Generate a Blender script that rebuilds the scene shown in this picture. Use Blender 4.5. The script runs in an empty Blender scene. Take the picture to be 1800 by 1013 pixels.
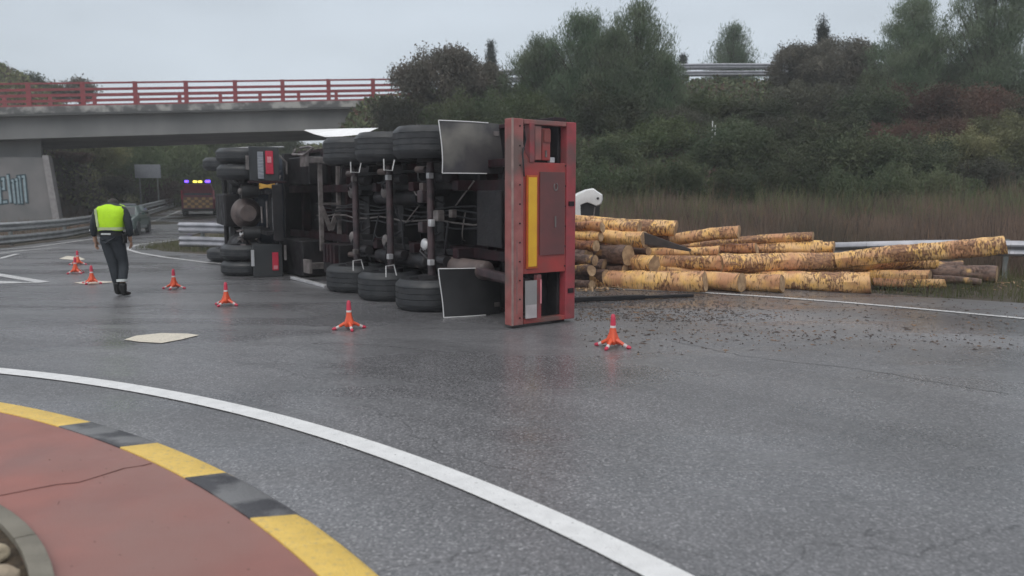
import bpy, bmesh, math, random
import numpy as np
from mathutils import Vector, Matrix, noise

random.seed(7)
rng = np.random.default_rng(7)
scene = bpy.context.scene
COL = scene.collection
PI = math.pi

# ------------------------------------------------------------------ camera
FPX, PITCH, HC = 1350.0, math.atan(161.5 / 1350.0), 1.6
cam_d = bpy.data.cameras.new('camera')
cam_d.sensor_width = 36.0
cam_d.lens = 36.0 * FPX / 1800.0
cam_d.clip_start, cam_d.clip_end = 0.05, 2000
cam_d.dof.use_dof = True
cam_d.dof.focus_distance = 8.5
cam_d.dof.aperture_fstop = 1.6
cam = bpy.data.objects.new('camera', cam_d)
cam.location = (0, 0, HC)
cam.rotation_euler = (PI / 2 - PITCH, 0, 0)
COL.objects.link(cam)
scene.camera = cam

# ------------------------------------------------------------------ sky
SUN_EL, SUN_ROT = math.radians(48), math.radians(200)
world = bpy.data.worlds.new('World')
scene.world = world
world.use_nodes = True
wt = world.node_tree
wt.nodes.clear()
def wn(t, **k):
    n = wt.nodes.new(t)
    for a, b in k.items():
        setattr(n, a, b)
    return n
sky = wn('ShaderNodeTexSky', sky_type='NISHITA', sun_disc=False, sun_elevation=SUN_EL, sun_rotation=SUN_ROT,
         air_density=1.4, dust_density=3.0)
tc = wn('ShaderNodeTexCoord')
sep = wn('ShaderNodeSeparateXYZ')
wt.links.new(tc.outputs['Generated'], sep.inputs[0])
ramp = wn('ShaderNodeValToRGB')            # overcast cloud deck: the zenith is brighter than the horizon
ramp.color_ramp.elements[0].position = 0.0
ramp.color_ramp.elements[0].color = (0.64, 0.68, 0.72, 1)
ramp.color_ramp.elements[1].position = 1.0
ramp.color_ramp.elements[1].color = (1.0, 1.0, 1.0, 1)
e = ramp.color_ramp.elements.new(0.10); e.color = (0.58, 0.645, 0.715, 1)
e = ramp.color_ramp.elements.new(0.28); e.color = (0.53, 0.585, 0.65, 1)
wt.links.new(sep.outputs['Z'], ramp.inputs[0])
cn = wn('ShaderNodeTexNoise'); cn.inputs['Scale'].default_value = 2.2; cn.inputs['Detail'].default_value = 5
mp = wn('ShaderNodeMapping'); mp.inputs['Scale'].default_value = (1, 1, 3.0)
wt.links.new(tc.outputs['Generated'], mp.inputs[0]); wt.links.new(mp.outputs[0], cn.inputs['Vector'])
mr = wn('ShaderNodeMapRange'); mr.inputs['From Min'].default_value = 0.3; mr.inputs['From Max'].default_value = 0.7
mr.inputs['To Min'].default_value = 8.2; mr.inputs['To Max'].default_value = 10.6
wt.links.new(cn.outputs[0], mr.inputs[0])
sc_ = wn('ShaderNodeVectorMath', operation='SCALE')
wt.links.new(ramp.outputs[0], sc_.inputs[0]); wt.links.new(mr.outputs[0], sc_.inputs['Scale'])
mx = wn('ShaderNodeMix', data_type='RGBA'); mx.inputs[0].default_value = 0.93
wt.links.new(sky.outputs[0], mx.inputs[6]); wt.links.new(sc_.outputs[0], mx.inputs[7])
bg = wn('ShaderNodeBackground'); bg.inputs['Strength'].default_value = 0.1
wo = wn('ShaderNodeOutputWorld')
wt.links.new(mx.outputs[2], bg.inputs[0]); wt.links.new(bg.outputs[0], wo.inputs[0])

sun_d = bpy.data.lights.new('sun', 'SUN')
sun_d.energy = 0.7; sun_d.angle = math.radians(40); sun_d.color = (1.0, 0.97, 0.93)
sun = bpy.data.objects.new('sun', sun_d)
sd = Vector((math.sin(SUN_ROT) * math.cos(SUN_EL), math.cos(SUN_ROT) * math.cos(SUN_EL), math.sin(SUN_EL)))
sun.rotation_euler = (-sd).to_track_quat('-Z', 'Y').to_euler()
sun.location = (0, 0, 30)
COL.objects.link(sun)
scene.view_settings.view_transform = 'Standard'
scene.view_settings.look = 'None'
scene.view_settings.exposure = 0.28
scene.view_settings.gamma = 1.0
scene.view_settings.use_curve_mapping = False

# ------------------------------------------------------------------ helpers
def gp(u, v, z=0.0):
    """point of the place on the level z seen at (u, v) of the 1800 px photograph"""
    x = (u - 900) / FPX; y = -(v - 506.5) / FPX
    d = (x, math.cos(PITCH) + y * math.sin(PITCH), -math.sin(PITCH) + y * math.cos(PITCH))
    t = (z - HC) / d[2]
    return Vector((d[0] * t, d[1] * t, z))
def at(u, v, Y):
    x = (u - 900) / FPX; y = -(v - 506.5) / FPX
    d = (x, math.cos(PITCH) + y * math.sin(PITCH), -math.sin(PITCH) + y * math.cos(PITCH))
    t = Y / d[1]
    return Vector((d[0] * t, Y, HC + d[2] * t))
def ppm(Y): return FPX / Y

def material(name, c1, c2=None, rough=0.6, metal=0.0, scale=6.0, detail=5, bump=0.0, bscale=None, fac=(0.35, 0.65),
             rvar=0.0, spec=0.5, stretch=(1, 1, 1), emit=None, estr=0, objrand=0.0, coat=0.0, transl=0.0, c3=None):
    m = bpy.data.materials.new(name); m.use_nodes = True
    nt = m.node_tree; b = nt.nodes['Principled BSDF']
    N = nt.nodes.new; L = nt.links.new
    b.inputs['Roughness'].default_value = rough
    b.inputs['Metallic'].default_value = metal
    b.inputs['Specular IOR Level'].default_value = spec
    b.inputs['Coat Weight'].default_value = coat
    if c2 is None: c2 = tuple(x * 0.75 for x in c1)
    t = N('ShaderNodeTexCoord'); mpn = N('ShaderNodeMapping'); mpn.inputs['Scale'].default_value = stretch
    L(t.outputs['Object'], mpn.inputs[0])
    vec = mpn.outputs[0]
    n = N('ShaderNodeTexNoise'); n.inputs['Scale'].default_value = scale; n.inputs['Detail'].default_value = detail
    L(vec, n.inputs['Vector'])
    r = N('ShaderNodeMapRange'); r.inputs['From Min'].default_value = fac[0]; r.inputs['From Max'].default_value = fac[1]
    L(n.outputs[0], r.inputs[0])
    mxx = N('ShaderNodeMix'); mxx.data_type = 'RGBA'
    L(r.outputs[0], mxx.inputs[0]); mxx.inputs[6].default_value = (*c1, 1); mxx.inputs[7].default_value = (*c2, 1)
    out = mxx.outputs[2]
    if c3 is not None:
        n3 = N('ShaderNodeTexNoise'); n3.inputs['Scale'].default_value = scale * 0.35; n3.inputs['Detail'].default_value = 6
        L(vec, n3.inputs['Vector'])
        r3 = N('ShaderNodeMapRange'); r3.inputs['From Min'].default_value = 0.5; r3.inputs['From Max'].default_value = 0.64
        L(n3.outputs[0], r3.inputs[0])
        m3 = N('ShaderNodeMix'); m3.data_type = 'RGBA'
        L(r3.outputs[0], m3.inputs[0]); L(out, m3.inputs[6]); m3.inputs[7].default_value = (*c3, 1)
        out = m3.outputs[2]
    if objrand:
        oi = N('ShaderNodeObjectInfo'); hs = N('ShaderNodeHueSaturation')
        rr = N('ShaderNodeMapRange'); rr.inputs['To Min'].default_value = 1 - objrand; rr.inputs['To Max'].default_value = 1 + objrand
        L(oi.outputs['Random'], rr.inputs[0]); L(rr.outputs[0], hs.inputs['Value']); L(out, hs.inputs['Color'])
        rh = N('ShaderNodeMapRange'); rh.inputs['To Min'].default_value = 0.5 - objrand * 0.05; rh.inputs['To Max'].default_value = 0.5 + objrand * 0.05
        ml = N('ShaderNodeMath'); ml.operation = 'MULTIPLY'; ml.inputs[1].default_value = 7.31
        fr = N('ShaderNodeMath'); fr.operation = 'FRACT'
        L(oi.outputs['Random'], ml.inputs[0]); L(ml.outputs[0], fr.inputs[0]); L(fr.outputs[0], rh.inputs[0]); L(rh.outputs[0], hs.inputs['Hue'])
        out = hs.outputs[0]
    L(out, b.inputs['Base Color'])
    if rvar:
        n2 = N('ShaderNodeTexNoise'); n2.inputs['Scale'].default_value = scale * 0.6; n2.inputs['Detail'].default_value = 4
        L(vec, n2.inputs['Vector'])
        r2 = N('ShaderNodeMapRange'); r2.inputs['From Min'].default_value = 0.35; r2.inputs['From Max'].default_value = 0.65
        r2.inputs['To Min'].default_value = max(0.02, rough - rvar); r2.inputs['To Max'].default_value = min(1, rough + rvar)
        L(n2.outputs[0], r2.inputs[0]); L(r2.outputs[0], b.inputs['Roughness'])
    if bump:
        nb = N('ShaderNodeTexNoise'); nb.inputs['Scale'].default_value = bscale or scale * 4; nb.inputs['Detail'].default_value = 4
        L(vec, nb.inputs['Vector'])
        bp = N('ShaderNodeBump'); bp.inputs['Strength'].default_value = bump; bp.inputs['Distance'].default_value = 0.02
        L(nb.outputs[0], bp.inputs['Height']); L(bp.outputs[0], b.inputs['Normal'])
    if emit:
        b.inputs['Emission Color'].default_value = (*emit, 1); b.inputs['Emission Strength'].default_value = estr
    if transl:
        tr = N('ShaderNodeBsdfTranslucent'); ms = N('ShaderNodeMixShader'); ms.inputs[0].default_value = transl
        L(out, tr.inputs[0]); L(b.outputs[0], ms.inputs[1]); L(tr.outputs[0], ms.inputs[2])
        L(ms.outputs[0], nt.nodes['Material Output'].inputs[0])
    return m

class MB:
    def __init__(s): s.v = []; s.f = []
    def add(s, vs, fs):
        o = len(s.v); s.v += [tuple(x) for x in vs]; s.f += [tuple(i + o for i in q) for q in fs]; return s
    def box(s, x0, x1, y0, y1, z0, z1):
        vs = [(x, y, z) for z in (z0, z1) for y in (y0, y1) for x in (x0, x1)]
        return s.add(vs, [(0, 2, 3, 1), (4, 5, 7, 6), (0, 1, 5, 4), (2, 6, 7, 3), (0, 4, 6, 2), (1, 3, 7, 5)])
    def bar(s, p0, p1, w, h, up=(0, 0, 1)):
        p0 = Vector(p0); p1 = Vector(p1); d = (p1 - p0).normalized(); up = Vector(up)
        if abs(d.dot(up)) > 0.98: up = Vector((1, 0, 0))
        a = d.cross(up).normalized() * w / 2; b = a.cross(d).normalized() * h / 2
        vs = [p + sa * a + sb * b for p in (p0, p1) for sb in (-1, 1) for sa in (-1, 1)]
        return s.add(vs, [(0, 2, 3, 1), (4, 5, 7, 6), (0, 1, 5, 4), (2, 6, 7, 3), (0, 4, 6, 2), (1, 3, 7, 5)])
    def cyl(s, p0, p1, r0, r1=None, n=14, cap=True):
        if r1 is None: r1 = r0
        p0 = Vector(p0); p1 = Vector(p1); d = (p1 - p0).normalized()
        a = d.orthogonal().normalized(); b = d.cross(a)
        vs = []
        for p, r in ((p0, r0), (p1, r1)):
            for i in range(n):
                t = 2 * PI * i / n; vs.append(p + r * (math.cos(t) * a + math.sin(t) * b))
        fs = [(i, (i + 1) % n, n + (i + 1) % n, n + i) for i in range(n)]
        if cap: fs += [tuple(range(n - 1, -1, -1)), tuple(range(n, 2 * n))]
        return s.add(vs, fs)
    def tube(s, pts, r, n=8):
        pts = [Vector(p) for p in pts]; rings = []
        a = None
        for i, p in enumerate(pts):
            d = (pts[min(i + 1, len(pts) - 1)] - pts[max(i - 1, 0)]).normalized()
            if a is None: a = d.orthogonal().normalized()
            a = (a - d * a.dot(d)).normalized(); b = d.cross(a)
            rr = r[i] if isinstance(r, (list, tuple)) else r
            rings.append([p + rr * (math.cos(2 * PI * k / n) * a + math.sin(2 * PI * k / n) * b) for k in range(n)])
        vs = [q for g in rings for q in g]; fs = []
        for i in range(len(rings) - 1):
            for k in range(n):
                fs.append((i * n + k, i * n + (k + 1) % n, (i + 1) * n + (k + 1) % n, (i + 1) * n + k))
        fs += [tuple(range(n - 1, -1, -1)), tuple(range((len(rings) - 1) * n, len(rings) * n))]
        return s.add(vs, fs)
    def lathe(s, prof, origin=(0, 0, 0), axis='y', n=32, closed=False):
        o = Vector(origin); vs = []; m = len(prof)
        for i in range(n):
            t = 2 * PI * i / n; c, q = math.cos(t), math.sin(t)
            for (r, h) in prof:
                p = {'y': (r * c, h, r * q), 'z': (r * c, r * q, h), 'x': (h, r * c, r * q)}[axis]
                vs.append(o + Vector(p))
        fs = []
        for i in range(n):
            j = (i + 1) % n
            for k in range(m if closed else m - 1):
                k2 = (k + 1) % m
                fs.append((i * m + k, j * m + k, j * m + k2, i * m + k2))
        if not closed:
            fs += [tuple(i * m for i in range(n)), tuple(i * m + m - 1 for i in range(n - 1, -1, -1))]
        return s.add(vs, fs)
    def prism(s, poly, z0, z1, plane='xy'):
        """poly of 2D points; extruded between z0 and z1 along the third axis"""
        def P(a, b, c): return {'xy': (a, b, c), 'xz': (a, c, b), 'yz': (c, a, b)}[plane]
        n = len(poly)
        vs = [P(a, b, z0) for a, b in poly] + [P(a, b, z1) for a, b in poly]
        fs = [tuple(range(n - 1, -1, -1)), tuple(range(n, 2 * n))] + [(i, (i + 1) % n, n + (i + 1) % n, n + i) for i in range(n)]
        return s.add(vs, fs)
    def sphere(s, c, r, n=12, m=8):
        c = Vector(c); r = Vector(r) if hasattr(r, '__len__') else Vector((r, r, r)); vs = [c + Vector((0, 0, r.z))]
        for j in range(1, m):
            a = PI * j / m
            for i in range(n):
                t = 2 * PI * i / n; vs.append(c + Vector((r.x * math.sin(a) * math.cos(t), r.y * math.sin(a) * math.sin(t), r.z * math.cos(a))))
        vs.append(c - Vector((0, 0, r.z))); fs = [(0, 1 + i, 1 + (i + 1) % n) for i in range(n)]
        for j in range(m - 2):
            for i in range(n):
                a = 1 + j * n; fs.append((a + i, a + n + i, a + n + (i + 1) % n, a + (i + 1) % n))
        l = len(vs) - 1; a = 1 + (m - 2) * n
        fs += [(l, a + (i + 1) % n, a + i) for i in range(n)]
        return s.add(vs, fs)
    def mesh(s, name, mat, smooth=False, bevel=0.0, fix=True):
        me = bpy.data.meshes.new(name); me.from_pydata(s.v, [], s.f); me.update()
        if fix or bevel:
            bm = bmesh.new(); bm.from_mesh(me)
            bmesh.ops.recalc_face_normals(bm, faces=bm.faces)
            if bevel:
                ed = [e for e in bm.edges if len(e.link_faces) == 2 and e.calc_face_angle(0) > 0.6]
                bmesh.ops.bevel(bm, geom=ed, offset=bevel, segments=2, affect='EDGES', profile=0.6, clamp_overlap=True)
            bm.to_mesh(me); bm.free()
        me.materials.append(mat)
        if smooth:
            me.polygons.foreach_set('use_smooth', [True] * len(me.polygons))
            try: me.set_sharp_from_angle(angle=math.radians(38))
            except Exception: pass
        return me
    def build(s, name, mat, parent=None, smooth=False, bevel=0.0, fix=True):
        return link(name, s.mesh(name, mat, smooth, bevel, fix), parent)

def link(name, me, parent=None, loc=None):
    o = bpy.data.objects.new(name, me); COL.objects.link(o)
    if parent is not None: o.parent = parent
    if loc is not None: o.location = loc
    return o
def tag(o, label, cat=None, group=None, kind=None):
    if label: o['label'] = label
    if cat: o['category'] = cat
    if group: o['group'] = group
    if kind: o['kind'] = kind
    return o
def thing(name, label, cat, loc=(0, 0, 0), rotz=0.0, group=None):
    o = bpy.data.objects.new(name, None); COL.objects.link(o)
    o.location = loc; o.rotation_euler = (0, 0, rotz); o.empty_display_size = 0.2
    return tag(o, label, cat, group)
def copy_tree(src, parent=None):
    c = src.copy(); COL.objects.link(c); c.parent = parent
    for ch in list(src.children): copy_tree(ch, c)
    return c
def struct(name, mb, mat, **k):
    o = mb.build(name, mat, **k); o['kind'] = 'structure'; return o
def smooth01(a, b, x):
    t = min(1.0, max(0.0, (x - a) / (b - a))); return t * t * (3 - 2 * t)
def interp(x, xs, ys): return float(np.interp(x, xs, ys))

# ------------------------------------------------------------------ materials
def asphalt_material(name='wet_asphalt', k=1.0):
    m = bpy.data.materials.new(name); m.use_nodes = True
    nt = m.node_tree; b = nt.nodes['Principled BSDF']; N = nt.nodes.new; L = nt.links.new
    t = N('ShaderNodeTexCoord'); vec = t.outputs['Object']
    vo = N('ShaderNodeTexVoronoi'); vo.inputs['Scale'].default_value = 75; L(vec, vo.inputs['Vector'])      # aggregate
    n1 = N('ShaderNodeTexNoise'); n1.inputs['Scale'].default_value = 60; n1.inputs['Detail'].default_value = 6; L(vec, n1.inputs['Vector'])
    n2 = N('ShaderNodeTexNoise'); n2.inputs['Scale'].default_value = 0.35; n2.inputs['Detail'].default_value = 7; n2.inputs['Distortion'].default_value = 0.6
    L(vec, n2.inputs['Vector'])
    cr = N('ShaderNodeValToRGB'); cr.color_ramp.elements[0].position = 0.0; cr.color_ramp.elements[1].position = 1.0
    cr.color_ramp.elements[0].color = (0.072 * k, 0.073 * k, 0.076 * k, 1); cr.color_ramp.elements[1].color = (0.40 * k, 0.395 * k, 0.405 * k, 1)
    x = cr.color_ramp.elements.new(0.55); x.color = (0.165 * k, 0.162 * k, 0.171 * k, 1)
    mm = N('ShaderNodeMath'); mm.operation = 'MULTIPLY'; L(vo.outputs['Color'], mm.inputs[0]); L(n1.outputs[0], mm.inputs[1])
    ad = N('ShaderNodeMath'); ad.operation = 'MULTIPLY'; ad.inputs[1].default_value = 1.55; L(mm.outputs[0], ad.inputs[0])
    L(ad.outputs[0], cr.inputs[0])
    r = N('ShaderNodeMapRange'); r.inputs['From Min'].default_value = 0.35; r.inputs['From Max'].default_value = 0.65
    r.inputs['To Min'].default_value = 0.8; r.inputs['To Max'].default_value = 1.15; L(n2.outputs[0], r.inputs[0])
    # lanes polished by tyres run round the island
    ds = N('ShaderNodeVectorMath'); ds.operation = 'DISTANCE'; ds.inputs[1].default_value = (-8.2, -3.6, 0); L(vec, ds.inputs[0])
    ln = N('ShaderNodeTexNoise'); ln.noise_dimensions = '1D'; ln.inputs['Scale'].default_value = 0.75; ln.inputs['Detail'].default_value = 4; L(ds.outputs['Value'], ln.inputs['W'])
    lr = N('ShaderNodeMapRange'); lr.inputs['From Min'].default_value = 0.35; lr.inputs['From Max'].default_value = 0.65
    lr.inputs['To Min'].default_value = 0.86; lr.inputs['To Max'].default_value = 1.12; L(ln.outputs[0], lr.inputs[0])
    lm = N('ShaderNodeMath'); lm.operation = 'MULTIPLY'; L(lr.outputs[0], lm.inputs[0]); L(r.outputs[0], lm.inputs[1])
    hs = N('ShaderNodeHueSaturation'); L(cr.outputs[0], hs.inputs['Color']); L(lm.outputs[0], hs.inputs['Value'])
    # thin cracks, broken up by noise
    vc = N('ShaderNodeTexVoronoi'); vc.feature = 'DISTANCE_TO_EDGE'; vc.inputs['Scale'].default_value = 0.16
    nd = N('ShaderNodeTexNoise'); nd.inputs['Scale'].default_value = 1.3; nd.inputs['Detail'].default_value = 8; L(vec, nd.inputs['Vector'])
    vm = N('ShaderNodeVectorMath'); vm.operation = 'SCALE'; vm.inputs['Scale'].default_value = 1.2; L(nd.outputs['Color'], vm.inputs[0])
    va = N('ShaderNodeVectorMath'); va.operation = 'ADD'; L(vm.outputs[0], va.inputs[0]); L(vec, va.inputs[1]); L(va.outputs[0], vc.inputs['Vector'])
    ce = N('ShaderNodeMapRange'); ce.inputs['From Min'].default_value = 0.0; ce.inputs['From Max'].default_value = 0.0022
    ce.inputs['To Min'].default_value = 0.45; ce.inputs['To Max'].default_value = 1.0; L(vc.outputs['Distance'], ce.inputs[0])
    nk = N('ShaderNodeTexNoise'); nk.inputs['Scale'].default_value = 0.45; L(vec, nk.inputs['Vector'])
    kk = N('ShaderNodeMapRange'); kk.inputs['From Min'].default_value = 0.45; kk.inputs['From Max'].default_value = 0.58; L(nk.outputs[0], kk.inputs[0])
    km = N('ShaderNodeMath'); km.operation = 'MAXIMUM'; L(ce.outputs[0], km.inputs[0]); L(kk.outputs[0], km.inputs[1])
    mc = N('ShaderNodeMix'); mc.data_type = 'RGBA'; mc.blend_type = 'MULTIPLY'; mc.inputs[0].default_value = 1.0
    L(hs.outputs[0], mc.inputs[6]); L(km.outputs[0], mc.inputs[7])
    dl = N('ShaderNodeMapping'); dl.vector_type = 'POINT'; dl.inputs['Location'].default_value = (-4.6, -12.0, 0); L(vec, dl.inputs[0])
    dr_ = N('ShaderNodeMapping'); dr_.inputs['Rotation'].default_value = (0, 0, 0.55); dr_.inputs['Scale'].default_value = (0.22, 0.62, 1); L(dl.outputs[0], dr_.inputs[0])
    dlen = N('ShaderNodeVectorMath'); dlen.operation = 'LENGTH'; L(dr_.outputs[0], dlen.inputs[0])
    dn = N('ShaderNodeTexNoise'); dn.inputs['Scale'].default_value = 1.7; dn.inputs['Detail'].default_value = 9; dn.inputs['Roughness'].default_value = 0.65; L(vec, dn.inputs['Vector'])
    da = N('ShaderNodeMath'); da.operation = 'MULTIPLY_ADD'; da.inputs[1].default_value = 2.6; L(dn.outputs[0], da.inputs[0]); L(dlen.outputs['Value'], da.inputs[2])
    dm_ = N('ShaderNodeMapRange'); dm_.inputs['From Min'].default_value = 1.35; dm_.inputs['From Max'].default_value = 2.35; dm_.inputs['To Min'].default_value = 0.62; dm_.inputs['To Max'].default_value = 0.0; L(da.outputs[0], dm_.inputs[0])
    dx_ = N('ShaderNodeMix'); dx_.data_type = 'RGBA'; L(dm_.outputs[0], dx_.inputs[0]); L(mc.outputs[2], dx_.inputs[6]); dx_.inputs[7].default_value = (0.085, 0.06, 0.05, 1)
    L(dx_.outputs[2], b.inputs['Base Color'])
    n4 = N('ShaderNodeTexNoise'); n4.inputs['Scale'].default_value = 0.5; n4.inputs['Detail'].default_value = 5; n4.inputs['Distortion'].default_value = 1.0
    mpn = N('ShaderNodeMapping'); mpn.inputs['Scale'].default_value = (0.5, 1.6, 1); L(vec, mpn.inputs[0]); L(mpn.outputs[0], n4.inputs['Vector'])
    rr = N('ShaderNodeMapRange'); rr.inputs['From Min'].default_value = 0.38; rr.inputs['From Max'].default_value = 0.66
    rr.inputs['To Min'].default_value = 0.20; rr.inputs['To Max'].default_value = 0.46; L(n4.outputs[0], rr.inputs[0])
    L(rr.outputs[0], b.inputs['Roughness'])
    b.inputs['Specular IOR Level'].default_value = 0.55
    bp = N('ShaderNodeBump'); bp.inputs['Strength'].default_value = 0.4; bp.inputs['Distance'].default_value = 0.004
    L(ad.outputs[0], bp.inputs['Height']); L(bp.outputs[0], b.inputs['Normal'])
    return m

M_ASPH = asphalt_material()
def paint_material(name, col, worn=(0.12, 0.12, 0.12), lo=0.60, hi=0.72, rough=0.45):
    m = material(name, col, tuple(c * 0.88 for c in col), rough=rough, scale=9, bump=0.35, bscale=90)
    nt = m.node_tree; b = nt.nodes['Principled BSDF']; N = nt.nodes.new; L = nt.links.new
    src = b.inputs['Base Color'].links[0].from_socket
    t = N('ShaderNodeTexCoord'); n = N('ShaderNodeTexNoise'); n.inputs['Scale'].default_value = 34; n.inputs['Detail'].default_value = 8
    n.inputs['Roughness'].default_value = 0.7
    L(t.outputs['Object'], n.inputs['Vector'])
    r = N('ShaderNodeMapRange'); r.inputs['From Min'].default_value = lo; r.inputs['From Max'].default_value = hi; L(n.outputs[0], r.inputs[0])
    x = N('ShaderNodeMix'); x.data_type = 'RGBA'; L(r.outputs[0], x.inputs[0]); L(src, x.inputs[6]); x.inputs[7].default_value = (*worn, 1)
    L(x.outputs[2], b.inputs['Base Color'])
    return m
M_LINE = paint_material('white_road_paint', (0.80, 0.80, 0.80))
M_LINE2 = paint_material('worn_road_paint', (0.62, 0.62, 0.62), lo=0.5, hi=0.66)
M_SEAM = material('dark_crack_filler', (0.045, 0.045, 0.048), (0.10, 0.10, 0.10), rough=0.4, scale=7)
M_BARKG = material('dark_grit', (0.12, 0.07, 0.06), (0.25, 0.2, 0.17), rough=0.9, scale=40)
M_CREAM = paint_material('cream_road_paint', (0.76, 0.69, 0.57), lo=0.52, hi=0.76)
M_YELL = paint_material('yellow_kerb_paint', (0.84, 0.57, 0.13), worn=(0.42, 0.33, 0.18), lo=0.54, hi=0.70, rough=0.5)
M_KERBG = material('dark_worn_kerb_concrete', (0.17, 0.17, 0.175), (0.045, 0.045, 0.052), rough=0.42, scale=3.4, bump=0.4, bscale=70, fac=(0.42, 0.55))
M_KERBI = material('grey_kerb_concrete', (0.24, 0.22, 0.18), (0.17, 0.155, 0.125), rough=0.75, scale=6, bump=0.4, bscale=80)
M_APRON = material('red_painted_pavement', (0.33, 0.132, 0.108), (0.255, 0.115, 0.098), rough=0.5, c3=(0.27, 0.14, 0.12), scale=2.2, bump=0.25, bscale=160, rvar=0.12, detail=8)
M_SOIL = material('brown_soil', (0.09, 0.065, 0.04), (0.04, 0.03, 0.02), rough=0.95, scale=20, bump=0.8)
M_ROCK = material('beige_stone', (0.42, 0.34, 0.24), (0.24, 0.20, 0.15), rough=0.85, scale=8, bump=0.7, bscale=22, objrand=0.2)
M_GROUND = material('verge_ground', (0.085, 0.065, 0.05), (0.05, 0.048, 0.03), rough=0.95, scale=0.5, detail=8, bump=0.6)
M_CONC = material('bridge_concrete', (0.27, 0.265, 0.26), (0.20, 0.20, 0.198), rough=0.85, scale=0.7, detail=8, stretch=(1, 1, 0.5))
M_CONC2 = material('stained_concrete', (0.42, 0.41, 0.39), (0.13, 0.13, 0.13), rough=0.85, scale=1.4, detail=6, fac=(0.42, 0.55))
M_WALLC = material('abutment_concrete', (0.25, 0.235, 0.235), (0.18, 0.18, 0.18), rough=0.85, scale=0.9, detail=8)
M_RAILRED = material('red_railing_paint', (0.30, 0.055, 0.065), (0.22, 0.045, 0.05), rough=0.5, scale=3)
M_GALV = material('galvanised_steel', (0.36, 0.37, 0.38), (0.24, 0.25, 0.26), rough=0.42, metal=0.55, scale=4)
M_GALVB = material('bright_galvanised_steel', (0.42, 0.42, 0.46), (0.30, 0.31, 0.34), rough=0.4, metal=0.35, scale=4)
M_POST = material('dull_galvanised_post', (0.24, 0.26, 0.25), (0.15, 0.16, 0.16), rough=0.6, metal=0.3, scale=6)

M_TRED = material('worn_red_truck_paint', (0.38, 0.048, 0.045), (0.27, 0.055, 0.050), rough=0.42, scale=4.5, detail=9, c3=(0.14, 0.08, 0.07), rvar=0.12, bump=0.1)
M_TREDL = material('faded_red_truck_paint', (0.36, 0.13, 0.12), (0.27, 0.075, 0.07), rough=0.5, scale=5, detail=9, c3=(0.17, 0.11, 0.10), bump=0.1)
M_TREDB = material('bright_red_truck_paint', (0.37, 0.055, 0.068), (0.25, 0.052, 0.058), rough=0.4, scale=6, detail=9, c3=(0.17, 0.07, 0.07), rvar=0.1)
M_DGREY = material('grimy_dark_steel', (0.013, 0.013, 0.016), (0.026, 0.023, 0.025), rough=0.55, spec=0.35, scale=5, rvar=0.15, bump=0.2)
M_DRED = material('grimy_dark_red_steel', (0.036, 0.011, 0.015), (0.016, 0.012, 0.015), rough=0.55, spec=0.3, scale=4, rvar=0.15, bump=0.2)
M_AXLE = material('grimy_axle_steel', (0.085, 0.055, 0.06), (0.035, 0.028, 0.032), rough=0.42, scale=7, rvar=0.12)
M_LIGHTM = material('dusty_light_steel', (0.24, 0.215, 0.21), (0.11, 0.098, 0.095), rough=0.5, scale=7, metal=0.2)
M_BRIGHT = material('bright_steel', (0.65, 0.65, 0.66), (0.45, 0.45, 0.47), rough=0.35, metal=0.3)
M_WHITE = material('white_paint', (0.78, 0.78, 0.78), (0.66, 0.66, 0.66), rough=0.4)
M_TYRE = material('wet_tyre_rubber', (0.022, 0.024, 0.028), (0.040, 0.042, 0.045), rough=0.48, scale=6, rvar=0.12, bump=0.15)
M_RUB = material('black_rubber', (0.018, 0.018, 0.02), (0.032, 0.032, 0.034), rough=0.45, scale=3, rvar=0.15)
M_FLAPS = material('stained_rubber_flap', (0.05, 0.048, 0.054), (0.085, 0.08, 0.08), rough=0.45, scale=2.2, fac=(0.4, 0.6), c3=(0.26, 0.25, 0.22))
M_REFY = material('yellow_reflective_sheet', (0.80, 0.47, 0.03), (0.72, 0.38, 0.03), rough=0.35, scale=3)
M_REFO = material('orange_reflective_border', (0.55, 0.12, 0.02), rough=0.4)
M_PLATE = material('pale_grey_plate', (0.30, 0.29, 0.29), (0.26, 0.25, 0.25), rough=0.45)
M_PLATEW = material('pale_plate_end', (0.55, 0.50, 0.51), rough=0.45)
M_LENS = material('red_lamp_lens', (0.60, 0.03, 0.07), (0.48, 0.03, 0.06), rough=0.25, scale=8)
M_LENSL = material('pale_red_lamp_lens', (0.75, 0.28, 0.32), rough=0.25)
M_ORANGE = material('orange_yellow_plate', (0.72, 0.42, 0.08), (0.55, 0.28, 0.05), rough=0.4)
M_NAVY = material('dark_navy_cab_paint', (0.014, 0.02, 0.034), (0.02, 0.026, 0.04), rough=0.35, scale=1.5, coat=0.3)
M_GRIMB = material('grimy_brown_casting', (0.15, 0.115, 0.105), (0.07, 0.055, 0.055), rough=0.55, scale=4)
M_HOSE = material('black_hose', (0.03, 0.03, 0.035), rough=0.5)

M_CONE = material('orange_cone_plastic', (0.80, 0.115, 0.04), (0.68, 0.09, 0.045), rough=0.4)
M_CONER = material('red_cone_plastic', (0.62, 0.045, 0.09), (0.52, 0.04, 0.08), rough=0.4)
M_CONEW = material('white_reflective_sleeve', (0.75, 0.66, 0.65), rough=0.35)

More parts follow.
